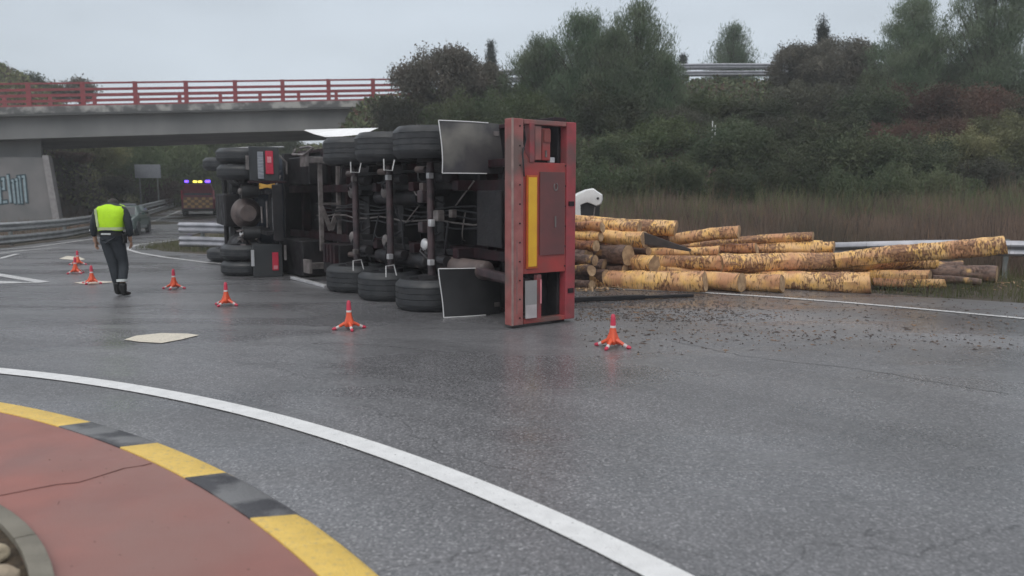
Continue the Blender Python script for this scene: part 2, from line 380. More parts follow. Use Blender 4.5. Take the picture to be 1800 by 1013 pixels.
M_LIME = material('lime_high_visibility_fabric', (0.52, 0.86, 0.01), (0.42, 0.72, 0.01), rough=0.7, scale=7, bump=0.3, bscale=16)
M_SILV = material('silver_reflective_tape', (0.55, 0.62, 0.35), rough=0.4)
M_SILVW = material('pale_reflective_tape', (0.6, 0.63, 0.62), rough=0.4)
M_UNIF = material('dark_navy_uniform_cloth', (0.018, 0.023, 0.030), (0.028, 0.034, 0.042), rough=0.8, scale=8, bump=0.4, bscale=14)
M_BOOT = material('black_boot_leather', (0.013, 0.013, 0.014), rough=0.4)
M_SKIN = material('skin', (0.45, 0.27, 0.19), rough=0.55)
M_HAIR = material('dark_hair', (0.02, 0.015, 0.012), (0.035, 0.025, 0.02), rough=0.6, scale=30)
M_GLASS = material('dark_window_glass', (0.02, 0.025, 0.03), rough=0.08, spec=0.8)
M_GLASSL = material('reflecting_window_glass', (0.16, 0.17, 0.20), rough=0.15, spec=0.8)
M_CARW = material('white_car_paint', (0.55, 0.57, 0.58), (0.48, 0.5, 0.52), rough=0.3, coat=0.4)
M_CARD = material('grey_green_car_paint', (0.10, 0.13, 0.125), (0.07, 0.10, 0.095), rough=0.3, coat=0.4)
M_CARG = material('dark_green_car_paint', (0.012, 0.05, 0.035), rough=0.3, coat=0.4)
M_CARR = material('dark_red_car_paint', (0.34, 0.07, 0.10), (0.26, 0.055, 0.08), rough=0.35, coat=0.3)
M_SIGN = material('grey_sign_back', (0.27, 0.29, 0.33), (0.23, 0.25, 0.29), rough=0.5, metal=0.1)
M_BLUE = material('lit_blue_beacon', (0.1, 0.08, 0.8), rough=0.3, emit=(0.16, 0.06, 1.0), estr=3.0)
M_YELE = material('lit_yellow_beacon', (0.8, 0.7, 0.1), rough=0.3, emit=(1.0, 0.85, 0.12), estr=2.0)
M_HEAD = material('lit_headlamp', (0.8, 0.85, 0.85), rough=0.2, emit=(0.8, 1.0, 1.0), estr=1.2)

def leaf_mat(name, a, b, rnd=0.38, c3=None, scale=0.9):
    return material(name, a, b, rough=0.6, scale=scale, detail=3, spec=0.25, objrand=rnd, transl=0.25, c3=c3)
M_LEAFD = leaf_mat('dark_green_leaves', (0.055, 0.080, 0.040), (0.115, 0.130, 0.070))
M_LEAFG = leaf_mat('green_leaves', (0.085, 0.115, 0.048), (0.135, 0.15, 0.07))
M_LEAFO = leaf_mat('grey_olive_leaves', (0.095, 0.094, 0.075), (0.16, 0.145, 0.115))
M_LEAFB = leaf_mat('dull_olive_leaves', (0.065, 0.070, 0.050), (0.105, 0.10, 0.07))
M_LEAFR = leaf_mat('reddish_brown_leaves', (0.13, 0.062, 0.048), (0.085, 0.06, 0.042))
M_LEAFY = leaf_mat('yellow_green_leaves', (0.19, 0.19, 0.09), (0.11, 0.13, 0.065))
M_PINE = leaf_mat('pine_needles', (0.075, 0.118, 0.065), (0.17, 0.21, 0.13), scale=0.7)
M_CYP = leaf_mat('cypress_leaves', (0.025, 0.035, 0.03), (0.04, 0.05, 0.042))
M_BARKT = material('tree_bark', (0.07, 0.055, 0.045), (0.035, 0.028, 0.024), rough=0.9, scale=8, bump=0.6)
M_DRY = material('dry_brown_grass', (0.24, 0.165, 0.125), (0.15, 0.11, 0.085), rough=0.85, scale=0.6, detail=6, transl=0.2, c3=(0.10, 0.085, 0.06))
M_GRASS = material('green_grass', (0.07, 0.085, 0.03), (0.13, 0.125, 0.06), rough=0.85, scale=1.2, transl=0.2)

def log_material(dark=False):
    m = bpy.data.materials.new('wet_dark_shaded_bark' if dark else 'peeled_pine_bark'); m.use_nodes = True
    nt = m.node_tree; b = nt.nodes['Principled BSDF']; N = nt.nodes.new; L = nt.links.new
    t = N('ShaderNodeTexCoord'); oi = N('ShaderNodeObjectInfo')
    off = N('ShaderNodeVectorMath'); off.operation = 'ADD'
    sc = N('ShaderNodeMath'); sc.operation = 'MULTIPLY'; sc.inputs[1].default_value = 37.0; L(oi.outputs['Random'], sc.inputs[0])
    L(t.outputs['Object'], off.inputs[0]); L(sc.outputs[0], off.inputs[1])
    def nz(scale, stretch, det=6, dist=0.0):
        mpn = N('ShaderNodeMapping'); mpn.inputs['Scale'].default_value = stretch; L(off.outputs[0], mpn.inputs[0])
        n = N('ShaderNodeTexNoise'); n.inputs['Scale'].default_value = scale; n.inputs['Detail'].default_value = det; n.inputs['Distortion'].default_value = dist
        L(mpn.outputs[0], n.inputs['Vector']); return n
    def ramp(src, lo, hi):
        r = N('ShaderNodeMapRange'); r.inputs['From Min'].default_value = lo; r.inputs['From Max'].default_value = hi; L(src, r.inputs[0]); return r.outputs[0]
    def mix(f, a, c):
        x = N('ShaderNodeMix'); x.data_type = 'RGBA'; L(f, x.inputs[0])
        for i, q in ((6, a), (7, c)):
            if isinstance(q, tuple): x.inputs[i].default_value = (*q, 1)
            else: L(q, x.inputs[i])
        return x.outputs[2]
    wood = mix(ramp(nz(6, (1, 1, 1)).outputs[0], 0.38, 0.62), (0.92, 0.55, 0.17), (0.80, 0.50, 0.24))
    wood = mix(ramp(nz(2.2, (1, 1, 1)).outputs[0], 0.47, 0.62), wood, (0.58, 0.29, 0.15))
    bark = mix(ramp(nz(30, (0.5, 1, 1)).outputs[0], 0.4, 0.6), (0.17, 0.08, 0.045), (0.42, 0.22, 0.11))
    cover = nz(2.3, (0.8, 1, 1), 3).outputs[0]                       # where bark was left on
    fine = nz(24, (1.5, 0.5, 0.5), 10, 0.4).outputs[0]
    sm = N('ShaderNodeMath'); sm.operation = 'ADD'; L(fine, sm.inputs[0])
    cm = N('ShaderNodeMath'); cm.operation = 'MULTIPLY_ADD'; cm.inputs[1].default_value = 0.9; cm.inputs[2].default_value = -0.45; L(cover, cm.inputs[0]); L(cm.outputs[0], sm.inputs[1])
    sel = ramp(sm.outputs[0], 0.52, 0.60)
    col = mix(sel, wood, bark)
    streak = ramp(nz(46, (1.6, 0.16, 0.16), 5).outputs[0], 0.54, 0.66)         # bark rings left by the stripper
    sk2 = N('ShaderNodeMath'); sk2.operation = 'MULTIPLY'; sk2.inputs[1].default_value = 0.75; L(streak, sk2.inputs[0])
    col = mix(sk2.outputs[0], col, (0.28, 0.15, 0.07))
    # whole darker logs now and then
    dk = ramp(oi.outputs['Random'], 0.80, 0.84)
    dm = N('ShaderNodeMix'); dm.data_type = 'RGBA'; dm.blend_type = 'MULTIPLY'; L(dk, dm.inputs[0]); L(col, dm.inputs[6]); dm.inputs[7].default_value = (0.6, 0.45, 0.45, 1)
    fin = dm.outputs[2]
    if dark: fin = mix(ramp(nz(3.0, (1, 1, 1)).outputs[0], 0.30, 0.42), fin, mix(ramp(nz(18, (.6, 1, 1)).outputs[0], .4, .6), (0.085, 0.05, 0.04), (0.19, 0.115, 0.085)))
    L(fin, b.inputs['Base Color'])
    b.inputs['Roughness'].default_value = 0.55
    bp = N('ShaderNodeBump'); bp.inputs['Strength'].default_value = 0.8; bp.inputs['Distance'].default_value = 0.02
    L(sel, bp.inputs['Height']); L(bp.outputs[0], b.inputs['Normal'])
    return m
M_LOG = log_material(); M_LOGD = log_material(True)
M_CUT = material('cut_log_end', (0.50, 0.34, 0.20), (0.30, 0.19, 0.11), rough=0.7, scale=9, fac=(0.4, 0.6))
M_BARKC = material('bark_chips', (0.075, 0.05, 0.04), (0.03, 0.025, 0.022), rough=0.7, scale=10, c3=(0.22, 0.13, 0.07))

# ------------------------------------------------------------------ terrain
def zr(y): return max(0.0, (y - 30.0) * 0.025)
def rail_x(y): return interp(y, [14, 20, 24, 31, 45, 62, 80], [-21, -17.6, -16.3, -17.3, -21.6, -27.0, -34])
def road_r(y): return interp(y, [24, 28, 45, 62, 80], [-11.9, -12.2, -15.0, -19.5, -26])
def crest_y(x): return 41.4 + (x + 7) * 0.26
def crest_z(x): return interp(x, [-14, -7, 0, 10, 30, 60], [6.2, 6.65, 7.4, 8.15, 9.0, 9.6])
def edge_y(x): return interp(x, [-12.4, -11.4, -8, -2.5, 0.5, 3.3, 5.2, 6.9, 9, 14, 30], [30, 24, 20.9, 17.6, 16, 14.4, 13.2, 12.0, 10.6, 8, 4])
def rail_y(x): return interp(x, [-1, 2.2, 5, 6.5, 8.2, 10, 14, 20], [19.4, 17.8, 16.2, 15.45, 14.6, 13.6, 11.3, 8])
def H(x, y):
    b = zr(y)
    n = 0.12 * noise.noise(Vector((x * 0.3, y * 0.3, 0))) + 0.04 * noise.noise(Vector((x * 1.1, y * 1.1, 3)))
    z = b
    # right embankment carrying the upper road
    cy, cz = crest_y(x), crest_z(x)
    toe = interp(x, [-9, 0, 40], [29, 26.5, 25.5])
    ey = edge_y(x) + 1.5
    low = interp(y, [ey, max(toe, ey + 1)], [0.0, 1.0]) * smooth01(-9, 0, x)
    if y < toe: emb = low
    elif y < cy - 1.0: emb = low + (cz - 0.25 - low) * ((y - toe) / (cy - 1.0 - toe)) ** 0.92
    elif y < cy + 9: emb = cz - 0.1
    else: emb = max(cz - 0.1 - 0.1 * (y - cy - 9), 4.8)
    wr = smooth01(-12.5, -7.0, x)
    z = max(z, z * (1 - wr) + emb * wr)
    # ground right of the underpass road, behind the bridge
    if y > 40 and x > road_r(y) + 1.0 and x < -5:
        z = max(z, min(4.9, b + (x - road_r(y) - 1.0) * 0.75) * smooth01(40, 47, y))
    # hill left of the road behind the bridge
    if y > 38 and x < rail_x(y) - 1.0:
        cap = interp(x / y, [-0.62, -0.55, -0.42], [10.0, 7.6, 7.2])
        z = max(z, min(cap, b + (rail_x(y) - 1.0 - x) * 1.1) * smooth01(38, 47, y))
    # far slope closing the underpass
    if x < -6 and y > 62:
        cap = interp(x / y, [-0.62, -0.54, -0.405, -0.37, -0.17], [10.4, 8.1, 7.6, 5.9, 5.9])
        z = max(z, min(cap, b + (y - 62) * 0.9))
    if z > 0.12: z += n
    return z

# ground heightfield
xs = np.concatenate([np.arange(-160, -44, 8), np.arange(-44, 46, 0.8), np.arange(48, 170, 8)])
ys = np.concatenate([np.arange(-60, 10, 6), np.arange(10, 84, 0.8), np.arange(88, 320, 12)])
g = MB()
for y in ys:
    for x in xs:
        g.v.append((float(x), float(y), H(float(x), float(y)) - 0.02))
nx = len(xs)
for j in range(len(ys) - 1):
    for i in range(nx - 1):
        g.f.append((j * nx + i, j * nx + i + 1, (j + 1) * nx + i + 1, (j + 1) * nx + i))
struct('ground', g, M_GROUND, smooth=True, fix=False)

hz = MB().box(-170, 180, -70, 330, -1.2, 16.0).build('haze', material('haze_air', (1, 1, 1)))
hz['kind'] = 'stuff'
hm = hz.data.materials[0].node_tree; hm.nodes.clear()
hv = hm.nodes.new('ShaderNodeVolumePrincipled'); hv.inputs['Color'].default_value = (0.93, 0.95, 0.97, 1); hv.inputs['Density'].default_value = 0.0019; hv.inputs['Anisotropy'].default_value = 0.2
ho = hm.nodes.new('ShaderNodeOutputMaterial'); hm.links.new(hv.outputs[0], ho.inputs['Volume'])
# near road: one flat sheet
edge = [(-30, -30), (30, -30), (30, 4), (14, 8.0), (9.0, 10.6), (6.9, 12.0), (5.2, 13.2), (3.3, 14.4), (0.5, 16.0), (-2.5, 17.6), (-5.5, 19.4), (-8.0, 20.9), (-10.2, 22.4),
        (-11.4, 24.0), (-12.0, 26.0), (-12.2, 28), (-12.4, 30.0)]
left = [(rail_x(y) + 0.5, y) for y in (30, 28, 26, 24, 22, 20, 18, 16)]
r = MB()
poly = edge + left + [(-30, 12)]
r.add([(x, y, 0.0) for x, y in poly], [tuple(range(len(poly)))])
# far road: rising strip under the bridge
st = np.arange(30.0, 82.0, 2.0)
k0 = len(r.v)
for y in st:
    y = float(y)
    r.v += [(rail_x(y) + 0.5, y, zr(y) + 0.004), (road_r(y) - 0.2, y, zr(y) + 0.004)]
for i in range(len(st) - 1):
    r.f.append((k0 + 2 * i, k0 + 2 * i + 1, k0 + 2 * i + 3, k0 + 2 * i + 2))
struct('road', r, M_ASPH, fix=True)

# ------------------------------------------------------------------ road markings
def ribbon(name, pts, w, mat, z=0.008, zf=None):
    mb = MB(); n = len(pts)
    for i, p in enumerate(pts):
        a = Vector(pts[max(i - 1, 0)][:2]); c = Vector(pts[min(i + 1, n - 1)][:2]); d = (c - a).normalized(); q = Vector((-d.y, d.x)) * w / 2
        zz = z + (zf(p[1]) if zf else 0)
        mb.v += [(p[0] + q.x, p[1] + q.y, zz), (p[0] - q.x, p[1] - q.y, zz)]
    for i in range(n - 1): mb.f.append((2 * i, 2 * i + 1, 2 * i + 3, 2 * i + 2))
    o = mb.build(name, mat); o['kind'] = 'structure'; return o
def arc(cx, cy, r, a0, a1, n): return [(cx + r * math.cos(math.radians(a0 + (a1 - a0) * i / (n - 1))), cy + r * math.sin(math.radians(a0 + (a1 - a0) * i / (n - 1)))) for i in range(n)]
ribbon('road_marking', arc(-8.199, -3.624, 11.11, -10, 125, 120), 0.17, M_LINE)
nose = [(14, 4.0), (10, 7.3), (8.2, 8.7), (6.71, 9.97), (5.9, 10.75), (5.14, 11.42), (4.2, 12.1), (3.13, 12.72), (1.9, 13.2), (0.2, 14.2), (-2.5, 15.7), (-5, 17.1), (-7.37, 18.5), (-9.19, 20.2), (-10.55, 21.7), (-11.5, 23.0), (-12.05, 24.2), (-12.4, 25.6), (-12.35, 27.0), (-12.2, 28.4)]
ribbon('road_marking', nose, 0.13, M_LINE2)
ribbon('road_marking', [(rail_x(y) + 1.3, y) for y in range(22, 76, 2)], 0.13, M_LINE2, zf=zr, z=0.012)
ribbon('road_marking', [tuple(gp(a, b)[:2]) for a, b in ((-60, 475), (0, 484), (78, 497))], 0.22, M_LINE2)
ribbon('road_marking', [tuple(gp(a, b)[:2]) for a, b in ((-60, 501), (0, 499), (78, 497))], 0.12, M_LINE2, z=0.009)
ribbon('road_marking', [tuple(gp(a, b)[:2]) for a, b in ((-60, 452), (0, 446), (40, 441), (100, 436))], 0.14, M_LINE2)
ribbon('road_marking', [tuple(gp(a, b)[:2]) for a, b in ((-60, 462), (0, 455), (30, 447))], 0.14, M_LINE2, z=0.009)
def flat(name, px, mat, z=0.008):
    mb = MB(); mb.add([gp(a, b, z) for a, b in px], [tuple(range(len(px)))]); o = mb.build(name, mat); o['kind'] = 'structure'
flat('road_marking', [(218, 597), (240, 590), (284, 585.5), (330, 586.5), (350, 589), (318, 597), (284, 603), (245, 601)], M_CREAM)
flat('road_marking', [(130, 497), (160, 493.5), (206, 495.5), (175, 498.5), (150, 500)], M_CREAM)
flat('road_marking', [(104, 455), (118, 450), (140, 452), (150, 456), (138, 458.5), (122, 456.5)], M_CREAM)
flat('road_marking', [(-60, 497.5), (0, 494), (26, 495), (50, 497.2), (-10, 499)], M_LINE2, z=0.0085)

_r = random.Random(4)
for pts_ in ([(1180, 600), (1240, 612), (1300, 625), (1380, 636), (1460, 643), (1540, 654), (1620, 668), (1700, 682), (1790, 694)], [(1620, 540), (1680, 552), (1730, 562), (1790, 572)]):
    q_ = []
    for (a0_, b0_), (a1_, b1_) in zip(pts_, pts_[1:]):
        for k in range(5): q_.append(tuple(gp(a0_ + (a1_ - a0_) * k / 5 + _r.uniform(-3, 3), b0_ + (b1_ - b0_) * k / 5 + _r.uniform(-.8, .8))[:2]))
    ribbon('crack', q_, 0.010, M_SEAM, z=0.004)
# ------------------------------------------------------------------ central island
KO = (-6.941, -1.616, 7.90); KI = (-7.487, -2.299, 8.50)
ZT = 0.09
def on_circle(C, t): return Vector((C[0] + C[2] * math.cos(t), C[1] + C[2] * math.sin(t), 0))
def ang(C, u, v, z):
    p = gp(u, v, z); return math.atan2(p.y - C[1], p.x - C[0])
# block boundaries: (outer px, inner px)
bnd = [((5, 718), (5, 724)), ((160, 743), (108, 750)), ((268, 783), (215, 787)), ((330, 806), (270, 813)), ((388, 836), (325, 842)), ((530, 906), (445, 912)), ((600, 953), (512, 965))]
oa = [ang(KO, *a, 0.07) for a, _ in bnd]; ia = [ang(KI, *b_, ZT) for _, b_ in bnd]
step_o, step_i = oa[-1] - oa[-2], ia[-1] - ia[-2]
seq = [('y', 0, 1), ('g', 1, 2), ('y', 2, 3), ('y', 3, 4), ('g', 4, 5), ('y', 5, 6)]
blocks = [(c, oa[a], oa[b_], ia[a], ia[b_]) for c, a, b_ in seq]
o1, i1 = oa[-1], ia[-1]
for k, c in enumerate('yggyyggyy'):
    blocks.append((c, o1, o1 + step_o, i1, i1 + step_i)); o1 += step_o; i1 += step_i
o1, i1 = oa[0], ia[0]
so, si = (oa[0] - oa[2]) / 3.2, (ia[0] - ia[2]) / 3.2
for k, c in enumerate('yggyyggyyggyyggyy'):
    blocks.append((c, o1 + so, o1, i1 + si, i1)); o1 += so; i1 += si
isl = bpy.data.objects.new('kerb', None); COL.objects.link(isl); isl['kind'] = 'structure'
for c, a0, a1, b0, b1 in blocks:
    if a0 < a1: a0, a1 = a1, a0
    if b0 < b1: b0, b1 = b1, b0
    mb = MB(); n = 4; e = 0.0009
    for i in range(n + 1):
        t = i / n
        po = on_circle(KO, a0 + (a1 - a0) * t + (e if i == 0 else -e if i == n else 0)); pi_ = on_circle(KI, b0 + (b1 - b0) * t + (e if i == 0 else -e if i == n else 0))
        po2 = po + (pi_ - po).normalized() * 0.06
        mb.v += [(po.x, po.y, -0.01), (po.x, po.y, 0.03), (po2.x, po2.y, 0.075), (pi_.x, pi_.y, ZT + 0.008), (pi_.x, pi_.y, -0.01)]
    for i in range(n):
        for k in range(5):
            k2 = (k + 1) % 5
            mb.f.append((i * 5 + k, i * 5 + k2, i * 5 + 5 + k2, i * 5 + 5 + k))
    mb.f += [(0, 4, 3, 2, 1), tuple(n * 5 + k for k in range(5))]
    mb.build('kerb_stone', M_YELL if c == 'y' else M_KERBG, isl, bevel=0.006, smooth=True)
# red apron between the two kerbs
IC = (-4.157, 1.267, 2.85)
outer = [on_circle(KI, math.radians(a)) for a in np.linspace(-30, 140, 90)]
mb = MB()
mb.add([(p.x, p.y, ZT) for p in outer] + [(-20, 1.0, ZT), (-20, -9, ZT)], [tuple(range(len(outer) + 2))])
struct('pavement', mb, M_APRON)
# crack across the apron
ck = MB()
cp = [(0, 872), (60, 860), (100, 852), (140, 848), (180, 836), (220, 824), (250, 818), (268, 815)]
pts = [gp(a + random.uniform(-2, 2), b_ + random.uniform(-1, 1), ZT + 0.002) for a, b_ in cp]
for p0, p1 in zip(pts, pts[1:]):
    ck.bar(p0, p1, random.uniform(0.003, 0.009), 0.002)
o = ck.build('crack', material('dark_crack', (0.15, 0.065, 0.055), rough=0.9)); o['kind'] = 'structure'
# inner grey kerb ring and its planting bed
ik = bpy.data.objects.new('kerb', None); COL.objects.link(ik); ik['kind'] = 'structure'
for k in range(-9, 14):
    a0 = math.radians(30 + k * 14); a1 = a0 + math.radians(13.8); mb = MB(); n = 4
    for i in range(n + 1):
        t = a0 + (a1 - a0) * i / n
        for rr, z in ((2.85, 0.05), (2.85, ZT + 0.03), (2.765, ZT + 0.035), (2.765, 0.02)):
            mb.v.append((IC[0] + rr * math.cos(t), IC[1] + rr * math.sin(t), z))
    for i in range(n):
        for q in range(4): mb.f.append((i * 4 + q, i * 4 + (q + 1) % 4, i * 4 + 4 + (q + 1) % 4, i * 4 + 4 + q))
    mb.f += [(3, 2, 1, 0), tuple(n * 4 + q for q in range(4))]
    mb.build('kerb_stone', M_KERBI, ik, bevel=0.008, smooth=True)
mb = MB(); mb.add([(IC[0] + 2.765 * math.cos(t), IC[1] + 2.765 * math.sin(t), ZT + 0.006) for t in np.linspace(0, 2 * PI, 60)[:-1]], [tuple(range(59))])
struct('soil', mb, M_SOIL)
def rock(loc, s, seed):
    bm = bmesh.new(); bmesh.ops.create_icosphere(bm, subdivisions=3, radius=1)
    rr = random.Random(seed); off = Vector((rr.random() * 50, rr.random() * 50, 0)); sx, sy, sz = s
    for v in bm.verts:
        d = v.co.normalized()
        k = 1 + 0.28 * noise.noise(d * 1.3 + off) + 0.08 * noise.noise(d * 4 + off)
        q = d * k; v.co = Vector((q.x * sx, q.y * sy, q.z * sz))
    me = bpy.data.meshes.new('rock'); bm.to_mesh(me); bm.free(); me.materials.append(M_ROCK)
    me.polygons.foreach_set('use_smooth', [True] * len(me.polygons))
    o = link('rock', me); o.location = loc; o.rotation_euler = (0, 0, rr.random() * 6); return o
mb = MB(); R_ = random.Random(12)
for i in range(90):
    u, v = R_.uniform(-50, 620), R_.uniform(740, 1010); p = gp(u, v, ZT)
    if (p - Vector((KI[0], KI[1], ZT))).length > KI[2] - 0.03 or (p - Vector((IC[0], IC[1], ZT))).length < 2.9: continue
    q = R_.uniform(.001, .003); mb.sphere((p.x, p.y, ZT + q * .5), (q * R_.uniform(1, 2), q, q * .7), 5, 4)
tag(mb.build('grit', M_BARKG, smooth=True), 'fine dark grit and crumbs on the red pavement', 'grit', kind='stuff')
rocks = [((-62, 958), (0.09, 0.07, 0.05), 'darker stone outside the left photo edge beside the grey kerb'),
         ((-14, 990), (0.07, 0.06, 0.045), 'rounded grey-beige stone at the photo corner, the upper one beside the grey kerb'),
         ((-2, 1032), (0.075, 0.06, 0.045), 'sandy beige stone at the bottom corner, just inside the grey kerb'),
         ((-70, 1020), (0.10, 0.09, 0.06), 'pale stone half cut off by the bottom corner of the photo')]
for i, ((u, v), s, lb) in enumerate(rocks):
    p = gp(u, v, ZT); tag(rock((p.x, p.y, ZT + 0.035), s, i), lb, 'stone', 'stones in the planting bed')
mb = MB()
for i in range(500):
    a = random.uniform(0, 2 * PI); rr = 2.74 * math.sqrt(random.random()); s = random.uniform(0.006, 0.02)
    p = (IC[0] + rr * math.cos(a), IC[1] + rr * math.sin(a), ZT + 0.012)
    mb.sphere(p, (s, s * random.uniform(0.6, 1), s * 0.6), 5, 4)
tag(mb.build('gravel', M_ROCK, smooth=True), 'small beige stones in the planting bed', 'gravel', kind='stuff')

# ------------------------------------------------------------------ bridge
BA, BD = Vector((-17.9, 38.0, 0)), Vector((0.958, 0.287, 0)).normalized()
BN = Vector((-BD.y, BD.x, 0))
def bpt(s, off=0.0, z=0.0): return BA + BD * s + BN * off + Vector((0, 0, z))
def bz(s): return 4.58 + s * 0.054          # underside of the girder
bridge = thing('road_bridge', 'grey concrete overpass with red railings crossing above the road behind the overturned lorry', 'bridge', (0, 0, 0))
def bslab(name, s0, s1, n, o0, o1, dz0, dz1, mat, seg=16):
    mb = MB()
    for i in range(seg + 1):
        s = s0 + (s1 - s0) * i / seg; z = bz(s)
        for off, dz in ((o0, dz0), (o0, dz1), (o1, dz1), (o1, dz0)): mb.v.append(bpt(s, off, z + dz))
    for i in range(seg):
        for k in range(4): mb.f.append((i * 4 + k, i * 4 + (k + 1) % 4, i * 4 + 4 + (k + 1) % 4, i * 4 + 4 + k))
    mb.f += [(0, 1, 2, 3), tuple(seg * 4 + k for k in (3, 2, 1, 0))]
    return mb.build(name, mat, bridge)
S0, S1 = -24, 13.5
bslab('girder', S0, S1, 1, 0.45, 8.6, 0.0, 1.02, M_CONC)
bslab('deck', S0, S1, 1, 0.0, 9.0, 1.022, 1.32, M_CONC)
bslab('edge_beam', S0, S1, 1, -0.06, 0.28, 1.10, 1.42, M_CONC2)
bslab('edge_beam', S0, S1, 1, 8.75, 9.08, 1.10, 1.92, M_CONC2)
def railing(off, sp, sh, up=0.0, hgt=1.12, rails=(0.26, 0.52, 0.78, 1.07), rw=0.09, post=0.2):
    rl = MB()
    for h in rails:
        p = [bpt(s, off, bz(s) + 1.42 + up + h) for s in (S0, S1)]; hh = 0.08 if h > 1 else 0.12
        rl.bar(p[0], p[1], rw, hh)
    ro = rl.build('railing', M_RAILRED, bridge)
    s = S0 + sh
    pm = MB().box(-post / 2, post / 2, -0.06, 0.06, 0, hgt).mesh('railing_post', M_RAILRED)
    while s < S1:
        po = link('railing_post', pm, ro); po.location = bpt(s, off, bz(s) + 1.42 + up); po.rotation_euler = (0, 0, math.atan2(BD.y, BD.x)); s += sp
railing(0.1, 2.28, 0.9)
railing(8.9, 2.28, 1.9, up=0.5, rails=(0.3, 0.55, 0.8, 1.07))
# abutment with graffiti
wl = MB(); z0 = -0.1
A = lambda s, o, z: tuple(bpt(s, o, z))
wt_ = 3.45
wl.add([A(-26, 0.9, z0), A(-4.15, 0.9, z0), A(-4.5, 0.9, wt_), A(-26, 0.9, wt_), A(-26, 1.9, z0), A(-4.15, 1.9, z0), A(-4.5, 1.9, wt_), A(-26, 1.9, wt_)],
       [(0, 1, 2, 3), (5, 4, 7, 6), (1, 5, 6, 2), (4, 0, 3, 7), (3, 2, 6, 7), (0, 4, 5, 1)])
wall = wl.build('abutment_wall', M_WALLC, bridge)
bc = MB(); bc.add([A(-4.35, 0.78, z0), A(-4.05, 0.78, z0), A(-4.40, 0.78, wt_ + 0.1), A(-4.66, 0.78, wt_ + 0.1), A(-4.35, 0.9, z0), A(-4.05, 1.3, z0), A(-4.40, 1.3, wt_ + 0.1), A(-4.66, 0.9, wt_ + 0.1)],
       [(0, 1, 2, 3), (5, 4, 7, 6), (1, 5, 6, 2), (4, 0, 3, 7), (3, 2, 6, 7), (0, 4, 5, 1)])
bc.build('wall_corner', material('pale_wall_corner_concrete', (0.34, 0.32, 0.32), rough=0.8), bridge)
MB().add([A(-26, 1.6, wt_), A(-4.9, 1.6, wt_), A(-4.9, 1.88, wt_), A(-26, 1.88, wt_), A(-26, 1.6, bz(-26) - .005), A(-4.9, 1.6, bz(-4.9) - 0.005), A(-4.9, 1.88, bz(-4.9) - 0.005), A(-26, 1.88, bz(-26) - .005)][:8],
         [(0, 1, 5, 4), (1, 2, 6, 5), (2, 3, 7, 6), (3, 0, 4, 7)]).build('bearing_wall', M_CONC, bridge)
M_GRL = material('pale_blue_graffiti_paint', (0.36, 0.46, 0.50), (0.26, 0.34, 0.38), rough=0.7)
M_GRD = material('dark_graffiti_outline_paint', (0.05, 0.09, 0.11), rough=0.7)
def stroke(path, w, off, mat, par):
    mb = MB()
    for (a, za), (b_, zb) in zip(path, path[1:]):
        p0 = Vector((a, 0, za)); p1 = Vector((b_, 0, zb)); d = (p1 - p0).normalized(); p0 = p0 - d * w * 0.45; p1 = p1 + d * w * 0.45
        mb.bar(A(p0.x, 0.9 - off, p0.z), A(p1.x, 0.9 - off, p1.z), 0.006, w, up=Vector((d.z, 0, -d.x)) if abs(d.z) < 0.5 else (1, 0, 0))
    return mb.build('graffiti_letter', mat, par)
def sx(u): 
    # position along the abutment front seen at column u
    k = (u - 900) / FPX; p = bpt(0, 0.9); return (k * p.y - p.x) / (BD.x - k * BD.y)
def zz(v): return 1.6 + (345 - v) * 36.8 / 1350
let = [[(-13, 312), (-13, 358)], [(-13, 335), (-6, 335)], [(-5, 312), (-5, 358)],
       None, [(6, 333), (14, 332), (14, 315), (6, 316), (6, 356), (16, 355)],
       None, [(22, 310), (24, 354)],
       None, [(31, 356), (30, 318), (37, 316), (38, 356)],
       None, [(43, 356), (42, 312), (50, 311), (51, 354)]]
for q in let:
    if not q: continue
    path = [(sx(u), zz(v)) for u, v in q]
    stroke(path, 0.24, 0.003, M_GRD, wall); stroke(path, 0.115, 0.0105, M_GRL, wall)

